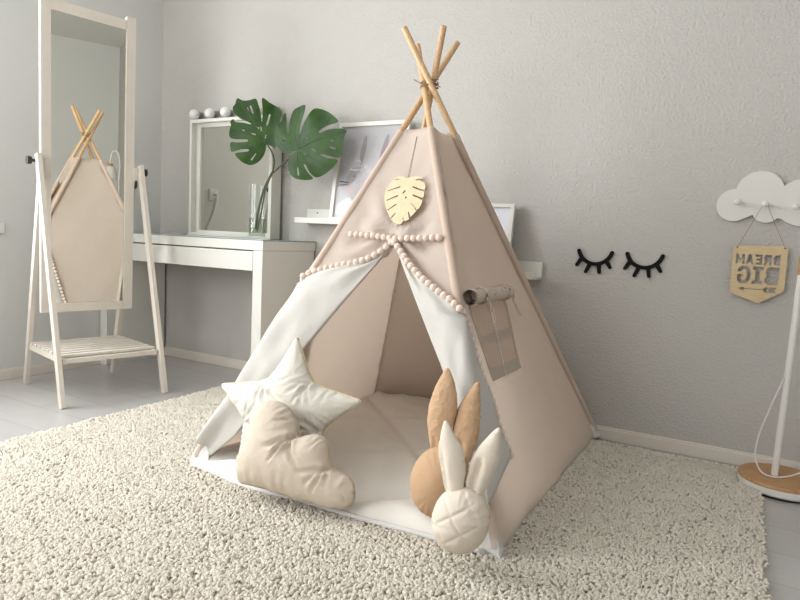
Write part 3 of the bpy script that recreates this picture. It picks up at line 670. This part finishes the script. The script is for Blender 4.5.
bm = bmesh.new(); q = [bm.verts.new(rs(p)-rn*.001) for p in W4]; bm.faces.new(q)
bmesh.ops.subdivide_edges(bm, edges=bm.edges, cuts=6, use_grid_fill=True)
tent.part('window_netting', bm, pane(), parent=win)
bm = bmesh.new(); strip(bm, (1.2925, -.742, .62), (1.391, -.79, .39), .0085, .004, rs, rn); tent.part('window_strap', bm, M['lining'], parent=win)
bm = bmesh.new(); strip(bm, (1.337, -.912, .51), (1.337, -.6, .513), .024, .003, rs, rn); tent.part('window_strap', bm, M['net'], parent=win)
rb = [rs((1.281, y, .64))+rn*.022 for y in np.linspace(-.94, -.545, 14)]
bm = bmesh.new(); rad = [.024+.0025*math.sin(i*1.9) for i in range(14)]; tube(bm, rb, rad, 16, cap=False)
tube(bm, rb, [r*.72 for r in rad], 14, cap=False); tube(bm, rb, [r*.4 for r in rad], 12, cap=False)
roll = tent.part('rolled_window_flap', bm, M['print'], smooth=True)
for y in (-.845, -.612):
    bm = bmesh.new(); c = rs((1.281, y, .64))+rn*.022; ring = []
    for i in range(15): a = 2*PI*i/14; ring.append(c+rn*.0275*math.cos(a)+V((-.39, 0, .92))*.0275*math.sin(a))
    tube(bm, ring, .003, 6)
    k = c+rn*.027-V((0, 0, .012))
    for sy in (-1, 1):
        tube(bm, catmull([k, k+V((.006, sy*.018, -.004)), k+V((.008, sy*.02, -.02)), k], 5), .0022, 6)
        tube(bm, catmull([k, k+V((.016, sy*.007+.008, -.035)), k+V((.034, sy*.010+(.026 if y > -.7 else -.01), -.08))], 5), .0018, 6)
    tent.part('window_tie', bm, M['print'], parent=roll)
# front panel above the doorway: quad patch between the poles and the lower trim curve
def fplane(x, z):
    a, b = pole_at('FL', z), pole_at('FR', z); f = (x-a.x)/(b.x-a.x); return a+(b-a)*f
TL = [(.648, .652), (.687, .676), (.739, .691), (.786, .703), (.837, .714), (.89, .727), (.936, .747), (.974, .776), (.997, .803)]       # lower trim, left then right, (x, z)
TR = [(.997, .803), (1.03, .777), (1.08, .732), (1.13, .698), (1.183, .668), (1.22, .65), (1.26, .633), (1.300, .607)]
low = resample(catmull(TL, 6)[:-1]+catmull(TR, 6), .016, closed=False)
bm = bmesh.new(); nu, nv = len(low)-1, 26; grid = []
topa, topb = pole_at('FL', 1.225), pole_at('FR', 1.225)
ksplit = int(np.argmin([abs(p[0]-.997)+abs(p[1]-.803) for p in low]))
for i, (x, z) in enumerate(low):
    u = (i/ksplit*.5) if i <= ksplit else .5+.5*(i-ksplit)/(nu-ksplit)
    p0 = fplane(x, z); p1 = topa+(topb-topa)*u; row = []
    for j in range(nv+1):
        v = j/nv; p = p0+(p1-p0)*v; a = pole_at('FL', p.z); b = pole_at('FR', p.z); s = (p.x-a.x)/(b.x-a.x); e = max(0, 4*s*(1-s))
        dx = (p.x-.985); ang = math.atan2(p.z-.83, dx); rr = math.hypot(dx, p.z-.83)
        fold = .018*math.sin(ang*11+.6)*math.exp(-((rr-.09)/.11)**2)*(1 if p.z < .83 else .5)+.009*math.sin(p.x*48+3*math.sin(p.z*9))*math.exp(-((p.z-.84)/.075)**2)
        row.append(bm.verts.new(p+nf*(.004-.012*e+fold*min(1, e*1.5)+.002*wob(p.x, p.z, 5)*e)))
    grid.append(row)
for A, C in zip(grid, grid[1:]):
    for j in range(nv): bm.faces.new((A[j], C[j], C[j+1], A[j+1]))
fp = tent.part('front_panel', bm, M['tent'], smooth=True); solidify(fp)
# door flaps folded outwards round the front poles, white lining showing
def flap(side):
    k = 'FL' if side < 0 else 'FR'; sk = 'BL' if side < 0 else 'BR'; sn = lnm if side < 0 else rn
    if side < 0: F = [(.997, .800), (.87, .61), (.745, .41), (.585, .125), (.51, .05)]; T1 = TL[::-1]
    else: F = [(.997, .800), (1.13, .628), (1.272, .449), (1.375, .31), (1.50, .085)]; T1 = TR
    zt = T1[-1][1]; Fz = np.array([f[1] for f in F][::-1]); Fx = np.array([f[0] for f in F][::-1]); T1z = np.array([p[1] for p in T1][::-1]); T1x = np.array([p[0] for p in T1][::-1])
    zend = .06; bm = bmesh.new(); rows = []; trim = []
    zsF = np.linspace(.798, F[-1][1], 52)
    for i, z in enumerate(zsF):
        fr_ = fplane(np.interp(z, Fz, Fx), z)+nf*.010
        fz = i/51; zT = .798+((.14 if side < 0 else .19)-.798)*fz; tap = min(1, max(.0, (z-.05)/.35))
        pk = pole_at(k, z)
        if zT > zt:
            tp = fplane(np.interp(zT, T1z, T1x), zT)+nf*.014; q = fr_+(tp-fr_)*.7+nf*(.02*min(1, (tp-fr_).length*6)); m = fr_+(tp-fr_)*.3+nf*.016*min(1, (tp-fr_).length*6)
        else:
            w = min(1, (zt-zT)/.05); ys = pole_at(k, zT).y+(pole_at(k, zT).y*0-.975-pole_at(k, zT).y)
            yT = np.interp(zT, [.15, .214, .376, .538, .652], [-.772, -.787, -.831, -.875, -.95]) if side < 0 else -.955-.03*min(1, (zt-zT)/.1); a = pole_at(k, zT); b = pole_at(sk, zT); f = (yT-a.y)/(b.y-a.y); f = max(f, .004)
            tp = a+(b-a)*f+sn*(.007+.003*math.sin(zT*40)); q = pole_at(k, (z+zT)/2)+(nf+sn).normalized()*(.019+.004*tap); m = fr_+(q-fr_)*.45+nf*(.004+(.012+.003*math.sin(z*17+side))*tap)
        pts = catmull([fr_, m, q, tp], 7); row = []
        for j, p in enumerate(pts):
            e = math.sin(PI*j/(len(pts)-1)); p = V(p)+nf*e*(.004*math.sin(z*15+j*.55)+.0025*math.sin(z*37-j*.8+1))
            row.append(bm.verts.new(p))
        rows.append(row); trim.append(V(pts[-1]))
    for A, C in zip(rows, rows[1:]):
        for j in range(len(A)-1): bm.faces.new((A[j], A[j+1], C[j+1], C[j]))
    o = tent.part('door_flap', bm, M['lining'], smooth=True, label='white lined door flap folded back round the pole'); solidify(o, .003)
    # inner layer of the curtain, behind the fold
    bm = bmesh.new(); R_ = []
    for z in np.linspace(.792, max(F[-1][1], .08), 24):
        a = fplane(np.interp(z, Fz, Fx), z)+nf*.006; b = pole_at(k, z); R_.append([bm.verts.new(a+(b-a)*s+nf*(-.004*math.sin(PI*s))) for s in np.linspace(0, 1, 8)] if z < zt else [bm.verts.new(a+(fplane(np.interp(z, T1z, T1x), z)-a)*s) for s in np.linspace(0, 1, 8)])
    for A, C in zip(R_, R_[1:]):
        for j in range(7): bm.faces.new((A[j], A[j+1], C[j+1], C[j]))
    solidify(tent.part('door_curtain', bm, M['tent'], smooth=True))
    return trim
pom_me = None
def poms(curve, sp, name):
    global pom_me
    P = resample([tuple(p) for p in curve], sp, closed=False); tp = tent.part('pom_pom_trim', tube(bmesh.new(), [V(p) for p in P], .0022, 6), M['pom'])
    for p in P:
        if pom_me is None:
            bm = bmesh.new(); ball(bm, (0, 0, 0), .0122, 2)
            for f in bm.faces: f.smooth = True
            pom_me = bpy.data.meshes.new('pom_pom'); bm.to_mesh(pom_me); bm.free(); pom_me.materials.append(M['pom'])
        o = bpy.data.objects.new('pom_pom', pom_me); COL.objects.link(o); o.parent = tp; o.location = V(p)-V(tent.off); o.scale = (1, 1, random.uniform(.92, 1.05)); o.rotation_euler = (random.random()*6, random.random()*6, 0)
trL = flap(-1); trR = flap(1)
poms([fplane(x, z)+nf*.016 for x, z in ((.812, .821), (.90, .820), (.995, .812), (1.08, .817), (1.165, .823))], .0238, 'row')
for tr, sn_, zt_ in ((trL, lnm, .652), (trR, rn, .605)):
    poms([p+(nf*.008 if p.z > zt_ else nf*-.004-sn_*.004) for p in tr], .0243, 'edge')
# white corner pockets on the pole feet
def pocket(k, dirs, h=.075, wd=.075):
    a = ends[k]; bm = bmesh.new(); top = pole_at(k, a.z+h); d1, d2 = V(dirs[0]), V(dirs[1]); out = -(d1+d2).normalized()
    base = [a+out*.02, a+d1*wd-d2*.004, a+d1*.03+d2*.03, a+d2*wd-d1*.004]; base = [V((p.x, p.y, .012)) for p in base]
    T = [top+out*.019, top+d1*.021, top+(d1+d2)*.010, top+d2*.021]
    b = [bm.verts.new(p) for p in base]; t_ = [bm.verts.new(p) for p in T]; m_ = [bm.verts.new(p.lerp(q, .55)+out*(.004 if i in (0, 1, 3) else 0)) for i, (p, q) in enumerate(zip(base, T))]
    for i in range(4):
        j = (i+1) % 4; bm.faces.new((b[i], b[j], m_[j], m_[i])); bm.faces.new((m_[i], m_[j], t_[j], t_[i]))
    bm.faces.new(b[::-1]); bm.faces.new(t_)
    bmesh.ops.bevel(bm, geom=list(bm.edges), offset=.003, segments=1, affect='EDGES')
    tent.part('corner_pocket', bm, M['sock'], smooth='auto', label='white corner pocket over the pole foot')
X1, Y1_ = V((1, 0, 0)), V((0, 1, 0))
pocket('FL', (X1, Y1_), .085); pocket('FR', (-X1, Y1_), .05, .05); pocket('BR', (-X1, -Y1_), .05, .045); 
# quilted floor mat
mt = Thing('quilted_mat', 'padded cream quilted mat on the tent floor', 'mat', (.985, -.65, .005))
bm = bmesh.new(); NX, NY = 90, 96; x0, x1, y0, y1 = .455, 1.53, -1.262, -.045
def mh(x, y):
    u = x+y; v = x-y; fu = abs(((u-.3)/.57+.5) % 1-.5)*.57; fv = abs(((v-1.17)/.57+.5) % 1-.5)*.57; f = min(fu, fv)/1.4142
    e = min(x-x0, x1-x, y-y0, y1-y); ed = min(1, max(0, e)/.05)
    q = 1-math.exp(-f/.035); wr = .0025*math.sin(u*38+2*math.sin(v*9))*(.4+.6*math.sin(v*7)**2)+.003*math.sin(v*26+1.5*math.sin(u*11))*math.exp(-fv/.08)
    return .018+(.014+.028*q+1.5*wr*q)*math.sqrt(max(ed, 0)*(2-ed))
def my(x, y): return y-(.035*math.exp(-((x-.74)/.18)**2)+.02*math.exp(-((x-1.1)/.2)**2))*max(0, (-.9-y)/.36)
tops = [[bm.verts.new((x0+(x1-x0)*i/NX, my(x0+(x1-x0)*i/NX, y0+(y1-y0)*j/NY), mh(x0+(x1-x0)*i/NX, y0+(y1-y0)*j/NY))) for j in range(NY+1)] for i in range(NX+1)]
for i in range(NX):
    for j in range(NY): bm.faces.new((tops[i][j], tops[i+1][j], tops[i+1][j+1], tops[i][j+1]))
rim = [tops[i][0] for i in range(NX+1)]+[tops[NX][j] for j in range(1, NY+1)]+[tops[i][NY] for i in range(NX-1, -1, -1)]+[tops[0][j] for j in range(NY-1, 0, -1)]
low_ = [bm.verts.new((v.co.x, v.co.y, .006)) for v in rim]
for i in range(len(rim)): j = (i+1) % len(rim); bm.faces.new((rim[i], low_[i], low_[j], rim[j]))
bm.faces.new(low_[::-1])
mt.part('quilt', bm, M['mat'], smooth=True)
bm = bmesh.new(); pts = [V((x, my(x, y0)-.004, .022)) for x in np.linspace(.46, 1.52, 40)]
for a, b in zip(pts, pts[1:]): pass
tube(bm, pts, .008, 8); mt.part('piped_hem', bm, M['sock'], smooth=True, label='white hem along the front edge')
# wooden leaf ornament on a thread
orn = Thing('wooden_leaf_ornament', 'pale plywood monstera leaf ornament hanging on the tent front', 'ornament', (.99, -.83, .95))
LO = [(-0.0073, 0.0771), (-0.0236, 0.0847), (-0.042, 0.0876), (-0.0541, 0.0802), (-0.06, 0.0708), (-0.0708, 0.0553), (-0.0793, 0.035), (-0.0799, 0.013), (-0.0744, -0.0088), (-0.0632, -0.0317), (-0.0488, -0.0543), (-0.0315, -0.0778), (-0.0128, -0.0939), (0.0045, -0.1022), (0.0179, -0.1009), (0.0242, -0.0909), (0.0232, -0.0762), (0.0178, -0.075), (0.0232, -0.0874), (0.0334, -0.0879), (0.0451, -0.0814), (0.0462, -0.0689), (0.0365, -0.054), (0.0306, -0.0524), (0.0376, -0.0625), (0.0432, -0.0779), (0.0542, -0.0651), (0.0643, -0.0498), (0.0606, -0.0396), (0.0474, -0.0278), (0.0331, -0.0191), (0.0359, -0.0226), (0.054, -0.0353), (0.0598, -0.0463), (0.0708, -0.0407), (0.0769, -0.0237), (0.0766, -0.0094), (0.0653, -0.0024), (0.0427, 0.0055), (0.0321, 0.0108), (0.0357, 0.0145), (0.0561, 0.0065), (0.0764, 0.0014), (0.0778, 0.0131), (0.075, 0.0248), (0.0564, 0.0301), (0.0337, 0.0382), (0.0232, 0.0428), (0.0276, 0.0469), (0.0471, 0.0392), (0.0747, 0.0311), (0.0749, 0.0438), (0.0687, 0.0565), (0.0598, 0.0629), (0.0432, 0.0703), (0.0311, 0.0676), (0.0273, 0.0713), (0.0394, 0.0759), (0.0568, 0.074), (0.053, 0.0813), (0.0386, 0.087), (0.0207, 0.0853), (0.0037, 0.0826)]
SL = [[(-0.0507, 0.0717), (-0.0391, 0.0726)],[(-0.0689, 0.0276), (-0.0271, 0.0427)],[(-0.0638, -0.0105), (-0.0264, 0.0075)],[(-0.0472, -0.0469), (-0.0229, -0.0273)],[(-0.0267, -0.0781), (-0.0154, -0.0625)],[(-0.0058, 0.0206), (-0.002, 0.027)],[(0.0099, 0.0015), (0.0096, 0.0024)]]
hs = [capsule2(np.array(a), np.array(b), w, w2, 5) for (a, b), w, w2 in zip(SL, (.0024, .0022, .0022, .0022, .0022, .0034, .0036), (.003, .0034, .0034, .0034, .003, .0034, .0036))]
mo = frame_map(V((.988, -.83, .959)), (1, -.011, 0), (.004, .416, .909), nf)
orn.part('leaf', plate(bmesh.new(), LO, hs, .0035, mo, .012, re=False, side=1), M['ply_pale']).data.materials.append(M['slit'])
a = mo(-.005, .077, .002); tp = mo(-.014, .247, .006); s = V((.005, 0, 0))
orn.part('thread', tube(tube(bmesh.new(), [a, tp], .0009, 5), [a+s, tp+s*.4], .0009, 5), M['cord'])

# ---------------------------------------------------------------- cushions
def lean(o, right, a, side=0): r = V(right).normalized(); u = V((side, math.sin(a), math.cos(a))).normalized(); return frame_map(o, r, u)
def seam(outl, mp, r, closed=True):
    bm = bmesh.new(); P = [mp(a, b, 0) for a, b in outl]; P.append(P[0]); return tube(bm, P, r, 6)
cl = [(-.154, .06), (-.172, .091), (-.178, .135), (-.171, .172), (-.16, .202), (-.165, .247), (-.152, .286), (-.119, .311), (-.078, .314), (-.038, .297), (-.008, .26), (.009, .222), (.03, .227), (.058, .236), (.088, .232), (.110, .214), (.121, .18), (.138, .151), (.167, .144), (.195, .135), (.213, .115), (.221, .087), (.217, .064), (.2, .05), (.173, .044), (.117, .044), (.057, .047), (-.011, .052), (-.082, .057), (-.128, .058)]
mp = lean((.92, -1.36, .006), (1, .15, 0), math.radians(20), -.04)
clo = resample(catmull(cl, 4, True), .011)
t = Thing('cloud_cushion', 'beige cloud-shaped cushion on the rug, in front of the star cushion', 'cushion', (.93, -1.34, .03))
cc = []
for (x, y), a0 in (((.009, .222), 250), ((.138, .151), 235), ((-.165, .225), 0)):
    for k in (-2, -1, 0, 1, 2): cc.append((x+random.uniform(-.006, .006)-k*.006, y+random.uniform(-.004, .004), a0+k*24+random.uniform(-6, 6), random.uniform(.05, .11) if x > -.1 else .035, random.uniform(.004, .0065), .30 if x > -.1 else .16))
for cx_, cy_, r_, a0, a1 in ((-.1, .24, .078, 20, 160), (.075, .17, .065, 10, 110), (.18, .095, .045, -60, 80), (0, .055, .0, 0, 0)):
    if r_:
        for a in np.arange(a0, a1, 17): cc.append((cx_+r_*math.cos(math.radians(a)), cy_+r_*math.sin(math.radians(a)), a+180+random.uniform(-14, 14), random.uniform(.02, .045), random.uniform(.0028, .004), random.uniform(.2, .42)))
t.part('cover', pillow(clo, .15, mp, .0068, .2, 150, .03, .5, seed=3, creases=cc), M['cloud_c'], smooth=True)
t.part('seam', seam(clo, mp, .0018), M['cloud_c'], smooth=True)
st = [(.004, .434), (-.062, .279), (-.244, .247), (-.119, .139), (-.125, .003), (.049, .06), (.205, .01), (.134, .147), (.259, .254), (.084, .286)]
st = [(x*1.03, .05+(y-.05)*1.02) for x, y in st]
mp = lean((.774, -1.225, .057), (1, .2, 0), math.radians(15), -.03)
sto = []
for i, p in enumerate(st):
    p = np.array(p); a = np.array(st[i-1]); b = np.array(st[(i+1) % 10])
    if i % 2 == 0: sto += [p+(a-p)*.10, p+(a-p)*.03, p+(b-p)*.03, p+(b-p)*.10]
    else: sto += [p+(a-p)*.22, p+(a-p)*.06+(b-p)*.06, p+(b-p)*.22]
sto = resample(sto, .011)
t = Thing('star_cushion', 'cream star-shaped cushion leaning in the tent doorway behind the cloud', 'cushion', (.78, -1.15, .06))
cc = []
for i in (1, 3, 5, 7, 9):
    p = np.array(st[i]); c = np.mean(np.array(st), 0); a0 = math.degrees(math.atan2(*(c-p)[::-1]))
    for k in (-2, -1, 0, 1, 2): cc.append((p[0]+random.uniform(-.005, .005), p[1]+random.uniform(-.005, .005), a0+k*26+random.uniform(-8, 8), random.uniform(.05, .12), random.uniform(.004, .006), .26))
for i in (0, 2, 4, 6, 8):
    p = np.array(st[i])
    for q in (np.array(st[i-1]), np.array(st[(i+1) % 10])):
        o_ = np.array(st[(i+1) % 10])+np.array(st[i-1])-p-q
        for f_ in np.arange(.2, .95, .13): b_ = p+(q-p)*f_; d_ = c-b_+.6*(p-b_); cc.append((b_[0], b_[1], math.degrees(math.atan2(d_[1], d_[0]))+random.uniform(-12, 12), random.uniform(.025, .05), .0032, random.uniform(.15, .35)))
t.part('cover', pillow(sto, .145, mp, .0068, .18, 170, .03, .55, seed=5, creases=cc), M['star'], smooth=True)
t.part('piping', seam(sto, mp, .0028), M['star_seam'], smooth=True, label='gold piping')
def ear_groove(p0, p1, w, depth):
    p0, p1 = np.array(p0), np.array(p1); d = p1-p0; L = np.linalg.norm(d); d = d/L
    def g(v):
        q = v-p0; s = q@d; n = np.abs(q[:, 0]*-d[1]+q[:, 1]*d[0]); f = np.clip((L-s)/(.25*L), 0, 1)
        return 1-depth*f*np.exp(-(n/w)**2)
    return g
def quilted(sp, a):
    ca, sa = math.cos(a), math.sin(a)
    def g(v):
        x, y = v[:, 0], v[:, 1]-.105; u = x*ca+y*sa+.003; w = -x*sa+y*ca-.004
        f = np.minimum(np.abs((u/sp) % 1-.5), np.abs((w/sp) % 1-.5))*sp
        return 1-.06*np.exp(-(f/.0026)**2)-.022*np.exp(-(f/.008)**2)
    return g
def bunny(label, o, head, ears, grooves, m, me, tilt, th, gfun, seed):
    t = Thing('bunny_cushion', label, 'cushion', o, group='bunny-head cushions by the tent door')
    mp = lean(o, (1, .12, 0), math.radians(tilt))
    ho = resample(catmull(head, 4, True), .008); 
    hd = t.part('head', pillow(ho, th, mp, .0038, .18, 190, .02, .5, groove=gfun, seed=seed), M[m], smooth=True)
    t.part('seam', seam(ho, mp, .0015), M[m], parent=hd, smooth=True)
    for i, e in enumerate(ears):
        eo = resample(catmull(e, 4, True), .008); dd = (.0, -.012)[i]
        t.part('ear', pillow(eo, .045, lambda a, b, d: mp(a, b, d+dd+.006), .0075, .1, 160, .012, .5, groove=ear_groove(*grooves[i]), seed=seed+i+1), M[me], smooth=True)
    return t
wb = [(-0.0588, 0.1119), (-0.0544, 0.1451), (-0.0391, 0.1755), (-0.0125, 0.1956), (0.02, 0.2043), (0.0539, 0.1939), (0.0762, 0.1694), (0.0843, 0.1374), (0.0783, 0.0977), (0.0592, 0.0645), (0.0308, 0.0459), (-0.0046, 0.0425), (-0.0317, 0.0535), (-0.0501, 0.079)]
we1 = [(-0.0263, 0.178), (-0.0477, 0.2335), (-0.0606, 0.2812), (-0.0599, 0.3264), (-0.0528, 0.3601), (-0.0292, 0.3338), (-0.0023, 0.2986), (0.0122, 0.2568), (0.0133, 0.2202), (0.0092, 0.1851)]
we2 = [(0.0117, 0.1856), (0.0159, 0.2452), (0.029, 0.2917), (0.0552, 0.3327), (0.0822, 0.3614), (0.0888, 0.3189), (0.0898, 0.2829), (0.0787, 0.2447), (0.0652, 0.2058), (0.0526, 0.1815)]
bunny('oatmeal quilted bunny-head cushion in front, on the rug by the tent corner', (1.475, -1.385, .02), wb, [we1, we2], [((-.022, .165), (-.058, .30), .008, .9), ((.024, .17), (.05, .29), .008, .9)], 'oat', 'oat', 8, .12, quilted(.049, .62), 11)
bb = [(-0.0561, 0.1039), (-0.0543, 0.1431), (-0.0373, 0.1795), (-0.0052, 0.2099), (0.0311, 0.2243), (0.0692, 0.2145), (0.0949, 0.1838), (0.1048, 0.1399), (0.0986, 0.0904), (0.0773, 0.0511), (0.0458, 0.0256), (0.0085, 0.0232), (-0.0253, 0.0381), (-0.0462, 0.067)]
be1 = [(-0.0, 0.1888), (-0.0215, 0.2542), (-0.0296, 0.303), (-0.0208, 0.3598), (-0.0048, 0.4036), (0.0125, 0.4335), (0.0364, 0.3979), (0.0492, 0.3558), (0.0533, 0.3153), (0.0419, 0.2589), (0.0341, 0.1948)]
be2 = [(0.0474, 0.2053), (0.0456, 0.2786), (0.0522, 0.3261), (0.0734, 0.3701), (0.1006, 0.4063), (0.1111, 0.3564), (0.1164, 0.3032), (0.1162, 0.2494), (0.104, 0.2043), (0.0901, 0.1749)]
bunny('plain tan bunny-head cushion behind the quilted one, on the mat edge', (1.34, -1.25, .045), bb, [be1, be2], [((.012, .16), (.0, .25), .006, .6), ((.072, .16), (.074, .25), .008, .7)], 'tan', 'tan_ear', 8, .13, None, 21)

# ---------------------------------------------------------------- light, sky, camera
w = bpy.data.worlds.new('sky'); SC.world = w; w.use_nodes = True
bg = w.node_tree.nodes['Background']; bg.inputs[0].default_value = (.82, .9, 1, 1); bg.inputs[1].default_value = 1.5
def area(name, loc, rot, sx, sy, power, color):
    l = bpy.data.lights.new(name, 'AREA'); l.shape = 'RECTANGLE'; l.size = sx; l.size_y = sy; l.energy = power; l.color = color
    o = bpy.data.objects.new(name, l); COL.objects.link(o); o.location = loc; o.rotation_euler = rot
area('daylight_left_window', (XL-.27, (WY0+WY1)/2, (WZ0+WZ1)/2), (0, -PI/2, 0), WZ1-WZ0-.1, WY1-WY0-.1, 120, (.97, .985, 1))
area('front_fill_light', ((FX0+FX1)/2, YF-.27, (FZ0+FZ1)/2), (PI/2, 0, 0), FX1-FX0-.1, FZ1-FZ0-.1, 55, (1, .98, .95))  # added fill light in the made-up front opening
cam = bpy.data.cameras.new('camera'); co = bpy.data.objects.new('camera', cam); COL.objects.link(co); SC.camera = co
cam.sensor_width = 36; cam.sensor_fit = 'HORIZONTAL'; cam.lens = 618.8/800*36; cam.clip_start = .01
yaw, pit, rol = .50335, .09921, .04826
f = V((-math.sin(yaw)*math.cos(pit), math.cos(yaw)*math.cos(pit), -math.sin(pit))); r0 = V((math.cos(yaw), math.sin(yaw), 0)); u0 = r0.cross(f)
r = r0*math.cos(rol)+u0*math.sin(rol); u = u0*math.cos(rol)-r0*math.sin(rol)
mw = Matrix.Identity(4)
for i in range(3): mw[i][0] = r[i]; mw[i][1] = u[i]; mw[i][2] = -f[i]
mw.translation = V((2.038, -2.729, .821)); co.matrix_world = mw
vs_ = SC.view_settings; vs_.view_transform = 'Standard'; vs_.look = 'None'; vs_.exposure = 0; vs_.gamma = 1; vs_.use_curve_mapping = False
SC.cycles.use_denoising = True; SC.cycles.max_bounces = 10; SC.cycles.transparent_max_bounces = 16
